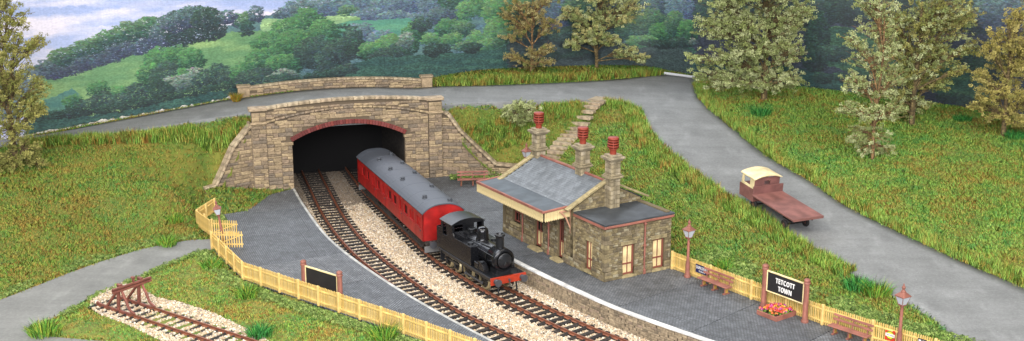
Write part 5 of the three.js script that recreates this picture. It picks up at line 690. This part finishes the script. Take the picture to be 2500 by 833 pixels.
// ---------------------------------------------------------------- tank engine
{
  const BL = mat(0x17181b, .24, { map: T.soft }), BL2 = mat(0x1e2023, .32, { map: T.soft }), BRASS = mat(0x9a8a58, .45, { metalness: .6 }), BUFR = mat(0xb83a1e, .5, { map: T.soft });
  const g = grp('tank_engine', -3.55 + .02, 0, -72.83, -Math.PI / 3); // x forward from the rear of the footplate, +z towards the camera
  g.position.x = -4.534 + 1.13 * .866; g.position.z = -72.255 - 1.13 * .5;
  part(g, 'footplate', cb(6.75, .08, 2.3, 3.3, 1.16, 0, .02), BL2); for (const s of [1, -1]) part(g, 'valance', cb(6.65, .18, .06, 3.3, 1.05, s * 1.08, .01), BL2);
  part(g, 'frames', [cb(6.3, .55, .08, 3.3, .78, .48, .01), cb(6.3, .55, .08, 3.3, .78, -.48, .01), cb(.3, .5, 1.0, 3.9, .8, 0, .02), cb(.3, .4, 1.0, 1.6, .85, 0, .02)], BL2);
  // side tanks with bunker and cab side in one sheet
  const sheetS = new THREE.Shape([[-.3, 1.2], [4.15, 1.2], [4.15, 2.36], [2.15, 2.36], [1.95, 2.42], [1.82, 2.58], [1.78, 2.85], [1.78, 3.1], [.28, 3.1], [.28, 2.56], [-.3, 2.5]].map(p => new THREE.Vector2(...p))); sheetS.holes.push(new THREE.Path([[.5, 2.2], [1.02, 2.2], [1.02, 2.92], [.5, 2.92]].map(p => new THREE.Vector2(...p))));
  for (const s of [1, -1]) part(g, 'tank_side', new THREE.ExtrudeGeometry(sheetS, { depth: .06, bevelEnabled: true, bevelSize: .012, bevelThickness: .012, bevelSegments: 1 }).translate(0, 0, s > 0 ? 1.02 : -1.08), BL);
  for (const s of [1, -1]) { part(g, 'tank_top', cb(2.35, .05, .58, 2.98, 2.34, s * .77, .015), BL); part(g, 'tank_front', cb(.06, 1.14, .58, 4.12, 1.78, s * .77, .015), BL); part(g, 'tank_filler', cyl(.17, .17, .1, 3.55, 2.41, s * .78, 14), BL2); part(g, 'tank_lining', cb(.05, 1.1, .02, 4.1, 1.78, s * 1.085, .006), BL2); }
  part(g, 'bunker', [cb(.06, 1.36, 2.1, -.28, 1.86, 0, .015), cb(.6, .05, 2.0, 0, 2.3, 0, .01)], BL); part(g, 'cab_floor', cb(2.0, .06, 2.0, .8, 1.24, 0, .01), BL2);
  const rp = []; for (let i = 0; i <= 12; i++) { const u = lerp(-1, 1, i / 12); rp.push([u * 1.16, 3.1 + .3 * (1 - Math.abs(u) ** 2.2)]); }
  part(g, 'cab_roof', extr([...rp, ...[...rp].reverse().map(p => [p[0] * .98, p[1] - .06])], 1.62).rotateY(Math.PI / 2).translate(.22, 0, 0), BL2);
  const fr = s => { const q = new THREE.Shape([[-1.04, 2.36], [1.04, 2.36], [1.04, 3.1], ...[...rp].reverse().slice(1, -1).map(p => [p[0] * .88, p[1] - .05]), [-1.04, 3.1]].map(p => new THREE.Vector2(...p))); for (const z of [-.95, .35]) q.holes.push(new THREE.Path([[z, 2.62], [z + .6, 2.62], [z + .6, 3.04], [z, 3.04]].map(p => new THREE.Vector2(...p)))); return new THREE.ExtrudeGeometry(q, { depth: .06, bevelEnabled: false }).rotateY(Math.PI / 2); };
  part(g, 'cab_front', fr().translate(1.72, 0, 0), BL); part(g, 'cab_back', fr().translate(.28, 0, 0), BL); part(g, 'backhead', cyl(.6, .6, .5, 1.5, 1.96, 0, 18, 0, Math.PI / 2), BL2);
  // boiler, smokebox, mountings
  part(g, 'boiler', cyl(.63, .63, 3.5, 3.5, 1.97, 0, 32, 0, Math.PI / 2), BL); for (const x of [2.35, 3.2, 4.3, 5.15]) part(g, 'boiler_band', cyl(.645, .645, .05, x, 1.97, 0, 32, 0, Math.PI / 2, true), BL2);
  part(g, 'firebox', [cyl(.68, .68, .75, 2.1, 2.0, 0, 28, 0, Math.PI / 2)], BL);
  part(g, 'smokebox', [tf(lathe([[.0, 1.02], [.3, 1.0], [.55, .93], [.62, .9], [.66, .88], [.7, .86], [.7, 0], [0, 0]], 32), 5.32, 1.97, 0, 0, 0, 0).translate(-5.32, -1.97, 0).rotateZ(-Math.PI / 2).translate(5.3, 1.97, 0)], BL); part(g, 'smokebox_saddle', cb(.85, .6, .95, 5.75, 1.42, 0, .05), BL2);
  part(g, 'smokebox_door', tf(lathe([[0, .14], [.2, .12], [.42, .06], [.52, 0], [0, 0]], 28).rotateZ(-Math.PI / 2), 6.26, 1.97, 0), BL2); part(g, 'door_dart', [bar([6.42, 1.97, 0], [6.45, 1.75, .12], .04), bar([6.42, 1.97, 0], [6.45, 1.84, -.2], .04), bar([6.34, 2.12, -.4], [6.34, 2.12, .4], .05)], BL2);
  part(g, 'chimney', lathe([[.34, -.16], [.27, -.04], [.24, .05], [.235, .6], [.25, .68], [.31, .72], [.31, .8], [.27, .84], [.2, .84], [.19, .5], [0, .5]], 22, 5.7, 2.62, 0), BL2);
  part(g, 'dome', lathe([[.44, -.08], [.38, .06], [.36, .2], [.36, .5], [.31, .67], [.2, .77], [0, .8]], 24, 3.6, 2.54, 0), BL); part(g, 'safety_valve', lathe([[.22, 0], [.2, .18], [.25, .2], [.25, .26], [.13, .27], [.12, .2], [0, .2]], 18, 2.25, 2.62, 0), BL2); part(g, 'ejector_pipe', [bar([4.15, 2.5, .36], [5.35, 2.55, .3], .14, .14, 10), bar([1.8, 2.45, .5], [4.15, 2.5, .36], .06, .06, 6)], BL2); part(g, 'handrail', bar([2.2, 2.28, .6], [6.1, 2.28, .66], .03, .03, 6), STEEL);
  for (const s of [1, -1]) { // sandbox splashers over the leading wheels
    const q = []; for (let i = 0; i <= 10; i++) { const a = lerp(0, Math.PI, i / 10); q.push([5.08 + Math.cos(a) * .56, 1.2 + Math.sin(a) * .56]); } part(g, 'splasher', extr(q, .3, .012).translate(0, 0, s > 0 ? .72 : -1.02), BL); part(g, 'sandbox', cb(.5, .42, .36, 4.75, 1.42, s * .88, .04), BL); part(g, 'lamp_iron', cb(.06, .2, .06, 6.35, 1.28, s * .8, .01), BL2); }
  // front end
  part(g, 'buffer_beam', cb(.12, .42, 2.34, 6.68, 1.0, 0, .02), BUFR, 'orange red front buffer beam'); for (const z of [-.86, .86]) part(g, 'buffer', [cyl(.13, .16, .34, 6.86, 1.0, z, 14, 0, Math.PI / 2), cyl(.22, .22, .06, 7.06, 1.0, z, 20, 0, Math.PI / 2)], STEEL); part(g, 'coupling_hook', [cb(.2, .16, .06, 6.82, .98, 0, .02), bar([6.88, .96, 0], [6.86, .62, 0], .05)], STEEL); part(g, 'guard_irons', [bar([6.5, .9, .6], [6.62, .22, .62], .08), bar([6.5, .9, -.6], [6.62, .22, -.62], .08)], BL2);
  // wheels and rods
  const TY = mat(0xb6a983, .4, { metalness: .55 }), SP = mat(0x2a2722, .6); for (const x of [3.08, 5.08]) wheelset(g, x, .62, TY, SP); for (const x of [.55, 1.65]) wheelset(g, x, .4, TY, SP);
  for (const s of [1, -1]) { part(g, 'coupling_rod', [bar([3.08, .42, s * .86], [5.08, .42, s * .86], .12, .05), cyl(.1, .1, .1, 3.08, .42, s * .88, 10, Math.PI / 2), cyl(.1, .1, .1, 5.08, .42, s * .88, 10, Math.PI / 2)], STEEL); part(g, 'bogie_frame', [cb(1.9, .16, .08, 1.1, .62, s * .82, .02), cb(.24, .26, .1, .55, .42, s * .84, .02), cb(.24, .26, .1, 1.65, .42, s * .84, .02)], BL2); part(g, 'brake_hanger', [bar([4.1, 1.0, s * .7], [4.22, .3, s * .72], .07), bar([2.3, 1.0, s * .7], [2.36, .3, s * .72], .07)], BL2); part(g, 'cab_steps', [bar([.35, 1.1, s * 1.02], [.35, .5, s * 1.06], .05, .3), cb(.4, .04, .22, .35, .5, s * 1.06, .01)], BL2); }
  put(g, 'black tank engine with orange red buffer beam at the head of the coach', 'locomotive');
}

// ---------------------------------------------------------------- fences and gates
const YEL = [0xf4cf7a, 0xf9d786, 0xefc870].map(c => mat(c, .6, { map: T.soft }));
const picket = boxUV(extr([[-.035, 0], [.035, 0], [.035, 1.02], [0, 1.08], [-.035, 1.02]], .035)), postG = boxUV(clean(cb(.13, 1.16, .13, 0, .58, 0, .02)));
function fence(label, pts, rails, seed, posts = 1.62) { // pts in plan; rails = side of the rails and posts (+1 left of the run)
  const g = grp('picket_fence', pts[0][0], HP - .02, pts[0][1]), R = rng(seed), X0 = pts[0][0], Z0 = pts[0][1];
  for (let s = 0; s < pts.length - 1; s++) {
    const [x0, z0] = pts[s], [x1, z1] = pts[s + 1], L = Math.hypot(x1 - x0, z1 - z0), dx = (x1 - x0) / L, dz = (z1 - z0) / L, turn = Math.atan2(-dz, dx), nx = dz * rails, nz = -dx * rails, at = (a, o) => [x0 - X0 + dx * a + nx * o, z0 - Z0 + dz * a + nz * o];
    const n = Math.round(L / .118); for (let i = 0; i < n; i++) { const o = new THREE.Mesh(picket, YEL[Math.floor(R() * 3)]), p = at((i + .5) * L / n, 0); o.name = 'picket'; o.position.set(p[0], .03 + (R() - .5) * .015, p[1]); o.rotation.set((R() - .5) * .03, turn, (R() - .5) * .02); g.add(o); }
    for (const y of [.22, .86]) { const o = part(g, 'rail', cb(L, .09, .05, 0, 0, 0, .012), YEL[0]), p = at(L / 2, .05); o.position.set(p[0], y, p[1]); o.rotation.y = turn; }
    const k = Math.max(1, Math.round(L / posts)); for (let i = s ? 1 : 0; i <= k; i++) { const o = new THREE.Mesh(postG, YEL[1]), p = at(i * L / k, .09); o.name = 'post'; o.position.set(p[0], 0, p[1]); o.rotation.y = turn; g.add(o); }
  }
  return put(g, label, 'fence', 'yellow picket fences');
}
fence('long yellow picket fence along the lawn edge of the near platform', [[-18.6, -72.75], [-15.5, -67.15], [-5.5, -58.9], [2.0, -52.4]], -1, 5);
fence('yellow picket fence behind the station nameboard and benches', [[9.55, -69.0], [13.3, -63.95], [16.3, -60.2], [18.3, -58.05], [23, -53.2]], -1, 6, 3.2);
fence('short corner of yellow picket fence by the left wing wall', [...flat([[-20.32, 0.90, -80.24], [-20.85, 0.90, -77.62]]), [-19.35, -75.35]], 1, 7, 1.5);
function gate(label, hinge, turn, len, brace) { const g = grp('gate', hinge[0], HP, hinge[1], turn), n = Math.round(len / .15); for (let i = 0; i < n; i++) { const o = new THREE.Mesh(picket, YEL[i % 3]); o.name = 'picket'; o.position.set((i + .5) * len / n, .06, 0); g.add(o); } for (const y of [.25, .85]) part(g, 'rail', cb(len, .09, .05, len / 2, y, -.04, .012), YEL[0]); part(g, 'brace', bar([.1, .25, -.05], [len - .1, .85, -.05], .06), YEL[0]); return put(g, label, 'gate', 'picket gates'); }
gate('open yellow picket gate at the corner fence, partly behind the leaning lamp', [-19.3, -75.3], -.12, 1.75); gate('open yellow picket gate hung from the end of the long fence', [-18.45, -72.9], -.02, 1.7);

// ---------------------------------------------------------------- lamps
const FROST = new THREE.MeshPhysicalMaterial({ color: 0xd8dde2, roughness: .45, transmission: .35, thickness: 0 });
function lamp(label, x, z, tilt = [0, 0], turn = .6, size = 1) {
  const g = grp('platform_lamp', x, HP, z); g.rotation.set(tilt[0], turn, tilt[1]); g.scale.setScalar(size);
  part(g, 'post', lathe([[.2, 0], [.2, .12], [.14, .2], [.12, .9], [.09, 1.0], [.075, 2.3], [.1, 2.34], [.1, 2.4], [.0, 2.4]], 12), BROWN2);
  part(g, 'bracket', cb(.3, .08, .3, 0, 2.43, 0, .02), BROWN2);
  const head = grp('lantern', 0, 2.46, 0);
  for (let k = 0; k < 4; k++) { const s = new THREE.Shape([[-.13, 0], [.13, 0], [.25, .42], [-.25, .42]].map(p => new THREE.Vector2(...p))), o = part(head, 'pane', new THREE.ExtrudeGeometry(s, { depth: .015, bevelEnabled: false }), FROST); o.geometry.rotateX(.275).translate(0, 0, .13); o.rotation.y = k * Math.PI / 2; const a = k * 1.571 + .785; part(head, 'glazing_bar', bar([Math.cos(a) * .19, 0, Math.sin(a) * .19], [Math.cos(a) * .36, .43, Math.sin(a) * .36], .03), BROWN2); }
  part(head, 'cap', [new THREE.CylinderGeometry(.14, .42, .2, 4).rotateY(Math.PI / 4).translate(0, .53, 0), cb(.58, .05, .58, 0, .43, 0, .015)], BROWN2);
  part(head, 'finial', lathe([[.12, 0], [.13, .06], [.07, .1], [.06, .16], [.1, .22], [.09, .28], [.04, .34], [.03, .42], [.0, .46]], 10, 0, .62, 0), BROWN2);
  g.add(head); return put(g, label, 'street lamp', 'platform lamps');
}
lamp('brown platform lamp by the blue enamel sign and station corner', 10.2, -67.55); lamp('brown platform lamp at the right between two small enamel signs', 19.2, -56.75, [0, 0], .5); lamp('brown lamp leaning over between the two picket gates', -18.0, -73.25, [0.0, .13], .2, .87); lamp('lamp showing only its lantern behind the station roof', 1.05, -86.5);

// ---------------------------------------------------------------- benches
function bench(label, x, z, turn) { // back towards +x of its frame rotated by turn; long side along local x
  const g = grp('station_bench', x, HP, z, turn), L = 2.3;
  for (const k of [-1, 0, 1]) { const e = grp('support', k * (L / 2 - .28), 0, 0); part(e, 'leg', [cb(.09, .42, .26, 0, .21, 0, .03), cb(.12, .07, .5, 0, .035, 0, .02)], BROWN2); part(e, 'shield', cb(.02, .26, .2, .055, .22, 0, .01), mat(0xa8843c, .7)); part(e, 'back_post', bar([0, .42, -.2], [0, .98, -.34], .07, .06), BROWN2); g.add(e); }
  for (const zz of [-.14, .04, .2]) part(g, 'seat_plank', cb(L, .05, .165, 0, .46, zz, .012), BROWN2); for (const [y, zz] of [[.72, -.24], [.94, -.3]]) part(g, 'back_rail', cb(L, .12, .05, 0, y, zz, .012, -.25), BROWN2);
  return put(g, label, 'bench', 'platform benches');
}
bench('brown bench under the blue enamel sign', 11.45, -65.4, -.935); bench('brown bench at the right, cut by the foot of the picture', 17.15, -58.25, -.84); bench('brown bench half hidden by the canopy at the foot of the wing wall', -2.9, -87.7, .1);

// ---------------------------------------------------------------- boards and signs
const font = await new FontLoader().loadAsync('fonts/droid/droid_sans_bold.typeface.json');
const letters = (t, size, sx = 1) => { const g = new TextGeometry(t, { font, size, depth: .02, curveSegments: 5 }); g.computeBoundingBox(); const b = g.boundingBox; g.translate(-(b.min.x + b.max.x) / 2, 0, 0); g.scale(sx, 1, 1); return g; };
const BLK = mat(0x211f1f, .7, { map: T.soft }), WHT = mat(0xe8e6e0, .6);
function board(label, p0, p1, text, sink = 0) { // posts at two plan points; the face looks to the left of p0 -> p1
  const L = Math.hypot(p1[0] - p0[0], p1[1] - p0[1]), g = grp('station_nameboard', (p0[0] + p1[0]) / 2, HP - sink, (p0[1] + p1[1]) / 2, Math.atan2(-(p1[1] - p0[1]), p1[0] - p0[0]));
  for (const s of [-1, 1]) part(g, 'post', [lathe([[.2, 0], [.2, .12], [.15, .18], [.14, 2.12], [.18, 2.14], [.18, 2.2], [.12, 2.24], [.17, 2.3], [.17, 2.36], [.1, 2.42], [0, 2.44]], 14, s * L / 2, 0, 0)], BROWN2);
  const w = L - .3; part(g, 'panel', cb(w, 1.14, .07, 0, 1.54, 0, .01), BLK);
  for (const y of [.98, 2.1]) part(g, 'frame', cb(w, .08, .13, 0, y, 0, .025), CREAM); for (const s of [-1, 1]) part(g, 'frame', cb(.08, 1.04, .13, s * (w / 2 - .04), 1.54, 0, .025), CREAM);
  if (text) text.forEach((t, i) => { const o = part(g, 'lettering', letters(t, .275, .84), WHT); o.position.set(.02, 1.6 - i * .42, .036); });
  return put(g, label, 'sign', 'station nameboards');
}
{ const a = [13.70, 0.93, -62.85], b = [15.41, 0.93, -60.52]; board('black TETCOTT TOWN nameboard with cream frame behind the flower trough', [a[0], a[2]], [b[0], b[2]], ['TETCOTT', 'TOWN']); const c = [-11.57, 3.03, -64.54], d = [-9.32, 3.03, -62.71]; board('plain dark nameboard with cream frame behind the long fence', [c[0], c[2]], [d[0], d[2]], null, .34); }
function plate(name, label, x, z, turn, w, h, y, paint) { const g = grp(name, x, HP, z, turn), c = document.createElement('canvas'); c.width = 256; c.height = Math.round(256 * h / w); paint(c.getContext('2d'), c.width, c.height); const t = new THREE.CanvasTexture(c); t.colorSpace = THREE.SRGBColorSpace; part(g, 'plate', cb(w, h, .03, 0, y, 0, .005), mat(0x2a2622, .6)); const f = new THREE.PlaneGeometry(w * .98, h * .98); f.translate(0, y, .018); g.add(mesh('print', f, mat(0xffffff, .35, { map: t }))); return put(g, label, 'sign', 'enamel signs on the fence'); }
plate('enamel_sign', 'dark blue enamel sign with white lettering on the fence above a bench', 10.95, -66.98, -.935, 1.02, .5, .64, (x, w, h) => { x.fillStyle = '#1d2450'; x.fillRect(0, 0, w, h); x.fillStyle = '#e9e6df'; x.textAlign = 'center'; x.font = 'bold 56px sans-serif'; x.save(); x.scale(.86, 1.15); x.fillText('SUNLIGHT', w / 2 / .86, h * .46); x.restore(); x.font = 'bold 40px sans-serif'; x.fillText('S O A P', w * .52, h * .88); });
plate('enamel_sign', 'square red and yellow enamel sign with a band of black lettering', 18.92, -57.33, -.81, .56, .58, .58, (x, w, h) => { x.fillStyle = '#c23a22'; x.fillRect(0, 0, w, h); x.fillStyle = '#4a7a2e'; x.beginPath(); x.arc(w / 2, h / 2, w * .4, 0, 7); x.fill(); x.fillStyle = '#d8c832'; x.beginPath(); x.arc(w / 2, h / 2, w * .33, 0, 7); x.fill(); x.fillStyle = '#e6e2d8'; x.fillRect(w * .04, h * .36, w * .92, h * .28); x.fillStyle = '#23243a'; x.textAlign = 'center'; x.font = 'bold 50px sans-serif'; x.fillText('CASTROL', w / 2, h * .575); });
plate('enamel_sign', 'small dark enamel sign with white patches at the foot of the picture', 20.1, -56.05, -.81, .46, .36, .72, (x, w, h) => { x.fillStyle = '#23232c'; x.fillRect(0, 0, w, h); x.fillStyle = '#dcd8d0'; x.fillRect(w * .08, h * .15, w * .3, h * .3); x.fillRect(w * .55, h * .18, w * .36, h * .24); });

// ---------------------------------------------------------------- flower trough
{
  const a = [13.15, 0.93, -61.63], b = [13.97, 0.93, -60.52], c = [15.12, 0.93, -61.51], cx = (a[0] + c[0]) / 2, cz = (a[2] + c[2]) / 2, w = Math.hypot(b[0] - a[0], b[2] - a[2]) , d = Math.hypot(c[0] - b[0], c[2] - b[2]), turn = Math.atan2(-(b[2] - a[2]), b[0] - a[0]);
  const g = grp('flower_trough', cx, HP, cz, turn), R = rng(88); part(g, 'trough', [cb(w, .26, .08, 0, .13, d / 2, .02), cb(w, .26, .08, 0, .13, -d / 2, .02), cb(.08, .26, d - .08, w / 2 - .04, .13, 0, .02), cb(.08, .26, d - .08, -w / 2 + .04, .13, 0, .02)], BROWN2); part(g, 'soil', cb(w - .1, .16, d - .1, 0, .09, 0, .01), mat(0x2e241a, 1));
  const FL = [0xd84a3a, 0xe8763a, 0xd85a86, 0xe6b43a, 0xb04a9a, 0xe07a6a, 0xc83a3a], pet = FL.map(() => []), leaf = []; const G = leafClump(rng(4), 10, .08, .055);
  for (let i = 0; i < 90; i++) { const x = (R() - .5) * (w - .22), z = (R() - .5) * (d - .22), y = .24 + R() * .24 * (1 - Math.hypot(x / w, z / d)); if (i < 40) leaf.push(G.clone().scale(1.6, 1.3, 1.6).rotateY(R() * 6).translate(x, y - .08, z)); pet[i % FL.length].push(G.clone().rotateY(R() * 6).translate(x, y + .06, z)); }
  pet.forEach((l, i) => { const o = mesh('flowers', mergeGeometries(l), mat(FL[i], .8, { side: THREE.DoubleSide })); o.userData.kind = 'stuff'; g.add(o); }); const o = mesh('foliage', mergeGeometries(leaf), mat(0x5f7a30, .9, { side: THREE.DoubleSide })); o.userData.kind = 'stuff'; g.add(o);
  put(g, 'brown trough of red, pink and yellow flowers below the nameboard', 'planter');
}

// ---------------------------------------------------------------- buffer stop
{
  const M = mat(0x8a5244, .6, { map: T.wear }), g = grp('buffer_stop', ...(() => { const p = sAt(0); return [p[0], .95, p[1]]; })(), Math.atan2(-sd[1], sd[0])), R1 = .17; // local x towards the open end of the siding
  for (const s of [-1, 1]) { const z = s * .665; part(g, 'base_rail', [bar([-2.7, .1, z], [-.2, .13, z], .1), bar([-3.05, .2, z], [-2.6, .1, z], .1)], M); part(g, 'front_rail', [bar([.15, .2, z], [-.25, .34, z], .11), bar([-.25, .34, z], [-.95, 1.55, z], .12)], M); part(g, 'back_stay', bar([-2.2, .14, z], [-1.1, 1.3, z], .12), M); part(g, 'upright', bar([-1.2, .12, z], [-1.1, 1.25, z], .16), M); part(g, 'clamp', cb(.3, .34, .2, -.95, 1.5, z, .03), M); }
  part(g, 'cross_beam', [bar([-.78, 1.52, -1.25], [-.78, 1.52, 1.25], .12), bar([-.78, 1.36, -1.25], [-.78, 1.36, 1.25], .12), bar([-.84, 1.44, -1.25], [-.84, 1.44, 1.25], .06, .16)], M); part(g, 'lamp_bracket', [cb(.12, .2, .12, -.85, 1.68, -.15, .02), cb(.2, .1, .2, -.85, 1.82, -.15, .03)], M);
  put(g, 'rust brown rail built buffer stop at the end of the siding', 'buffer stop');
}

// ---------------------------------------------------------------- stone steps
{
  const g = grp('stone_steps', 2.2, .9, -88.4), R = rng(91), top = [7.2, 5.62, -96.1], bot = [2.0, 1.2, -87.6], n = 19, turn = Math.atan2(-(top[2] - bot[2]), top[0] - bot[0]);
  for (let i = 0; i <= n; i++) { const t = i / n, x = lerp(bot[0], top[0], t), z = lerp(bot[2], top[2], t), y = Math.max(gh(x, z), lerp(bot[1], top[1], t)) + .06, o = part(g, 'step', cb(.62, .24, 1.35 + R() * .2, 0, 0, 0, .05), M_cope[Math.floor(R() * 3)]); o.position.set(x - 2.2 + (R() - .5) * .08, y - .9, z + 88.4); o.rotation.y = turn + (R() - .5) * .12; }
  put(g, 'worn stone steps climbing the bank behind the station chimneys', 'steps');
}

// ---------------------------------------------------------------- lorry
{
  const A = [15.06, 4.05, -74.34], B = [16.81, 3.60, -70.19], C = [18.76, 3.60, -71.20], D = [17.07, 4.05, -75.20], f = [(A[0] + D[0]) / 2, (A[2] + D[2]) / 2], r = [(B[0] + C[0]) / 2, (B[2] + C[2]) / 2], L = Math.hypot(f[0] - r[0], f[1] - r[1]), hx = (f[0] - r[0]) / L, hz = (f[1] - r[1]) / L, gf = gh(...f), gr = gh(...r);
  const MAR = mat(0x885a52, .75, { map: T.soft }), MAR2 = mat(0x7c504a, .75, { map: T.soft }), DK = mat(0x1d1a19, .8), CRM = mat(0xf2deaa, .6, { map: T.soft }), g = grp('flatbed_lorry', (f[0] + r[0]) / 2, (gf + gr) / 2 + .02, (f[1] + r[1]) / 2); g.rotation.order = 'YZX'; g.rotation.y = Math.atan2(-hz, hx); g.rotation.z = Math.atan2(gf - gr, L);
  const hl = L / 2, W = 1.12, bed = 3.74 - (gf + gr) / 2; // x forward
  part(g, 'flatbed', cb(L, .16, 2 * W, 0, bed, 0, .04), MAR); part(g, 'headboard', cb(.09, .52, 2 * W, hl - .05, bed + .32, 0, .025), MAR2); part(g, 'chassis', [cb(L - .6, .14, .12, -.1, bed - .16, .45, .02), cb(L - .6, .14, .12, -.1, bed - .16, -.45, .02)], DK);
  const tyre = (x, z, rr) => { const w = grp('wheel', x, rr, z); part(w, 'tyre', new THREE.TorusGeometry(rr - .1, .11, 8, 20), DK); part(w, 'rim', cyl(rr - .16, rr - .16, .12, 0, 0, 0, 16, Math.PI / 2), MAR2); g.add(w); };
  for (const s of [-1, 1]) { tyre(-hl + 1.25, s * .78, .31); part(g, 'spring', cb(.9, .08, .08, -hl + 1.25, .62, s * .6, .02), DK); tyre(hl + .25, s * .72, .31); } tyre(hl + 1.55, 0, .31); part(g, 'axle', [cyl(.05, .05, 1.5, -hl + 1.25, .31, 0, 8, Math.PI / 2), cyl(.05, .05, 1.4, hl + .25, .31, 0, 8, Math.PI / 2)], DK);
  // cab
  const cab = grp('cab', hl + .95, 0, 0); const cw = .92, side = [[-.78, .55], [.7, .55], [.78, 1.3], [.62, 1.38], [-.78, 1.38]]; part(cab, 'cab_body', extr(side, 2 * cw, .02).translate(0, 0, -cw), MAR); part(cab, 'bonnet', cb(.5, .6, 1.1, .9, .85, 0, .12), MAR2);
  for (const s of [-1, 1]) { const q = new THREE.Shape([[-.78, 1.38], [.6, 1.38], [.52, 2.12], [-.78, 2.12]].map(p => new THREE.Vector2(...p))); q.holes.push(new THREE.Path([[-.35, 1.52], [.38, 1.52], [.34, 1.98], [-.35, 1.98]].map(p => new THREE.Vector2(...p)))); part(cab, 'cab_side', new THREE.ExtrudeGeometry(q, { depth: .06, bevelEnabled: false }).translate(0, 0, s * cw - .03), CRM); }
  const bk = new THREE.Shape([[-cw, .56], [cw, .56], [cw, 2.12], [-cw, 2.12]].map(p => new THREE.Vector2(...p))); bk.holes.push(new THREE.Path([[-.22, 1.62], [.22, 1.62], [.22, 1.9], [-.22, 1.9]].map(p => new THREE.Vector2(...p)))); part(cab, 'cab_back', new THREE.ExtrudeGeometry(bk, { depth: .06, bevelEnabled: false }).rotateY(Math.PI / 2).translate(-.84, 0, 0), MAR2);
  part(cab, 'windscreen_frame', [bar([.58, 1.38, -cw + .05], [.5, 2.12, -cw + .05], .08), bar([.58, 1.38, cw - .05], [.5, 2.12, cw - .05], .08), bar([.58, 1.38, 0], [.5, 2.12, 0], .07)], CRM);
  const rp = []; for (let i = 0; i <= 8; i++) { const u = lerp(-1, 1, i / 8); rp.push([u * (cw + .1), 2.1 + .2 * (1 - u * u)]); } part(cab, 'cab_roof', extr([...rp, ...[...rp].reverse().map(p => [p[0], p[1] - .06])], 1.62).rotateY(Math.PI / 2).translate(-.95, 0, 0), CRM, 'cream curved cab roof');
  g.add(cab); put(g, 'maroon flatbed lorry with cream cab roof on the descending road', 'lorry');
}

// ---------------------------------------------------------------- lamp fittings over the layout, above the picture
LAMPS.forEach(([p, t, w, h, power, c], i) => {
  const g = grp('light_panel', ...p); g.lookAt(2 * p[0] - t[0], 2 * p[1] - t[1], 2 * p[2] - t[2]); // the face looks along -z, towards the layout
  part(g, 'housing', cb(w + 2, h + 2, 1.6, 0, 0, 1.4, .2), mat(0xb8b8b4, .6)); part(g, 'diffuser', cb(w, h, .3, 0, 0, .4, .05), mat(0xf2f2ee, .9, { emissive: c, emissiveIntensity: .5 }));
  put(g, ['large diffused lamp panel hung above the left foreground', 'large diffused lamp panel hung above the right foreground', 'long low lamp panel behind the viewpoint', 'long lamp panel hung behind and above the backdrop'][i], 'lamp', 'hall lamps above the layout');
});

renderer.render(scene, camera);
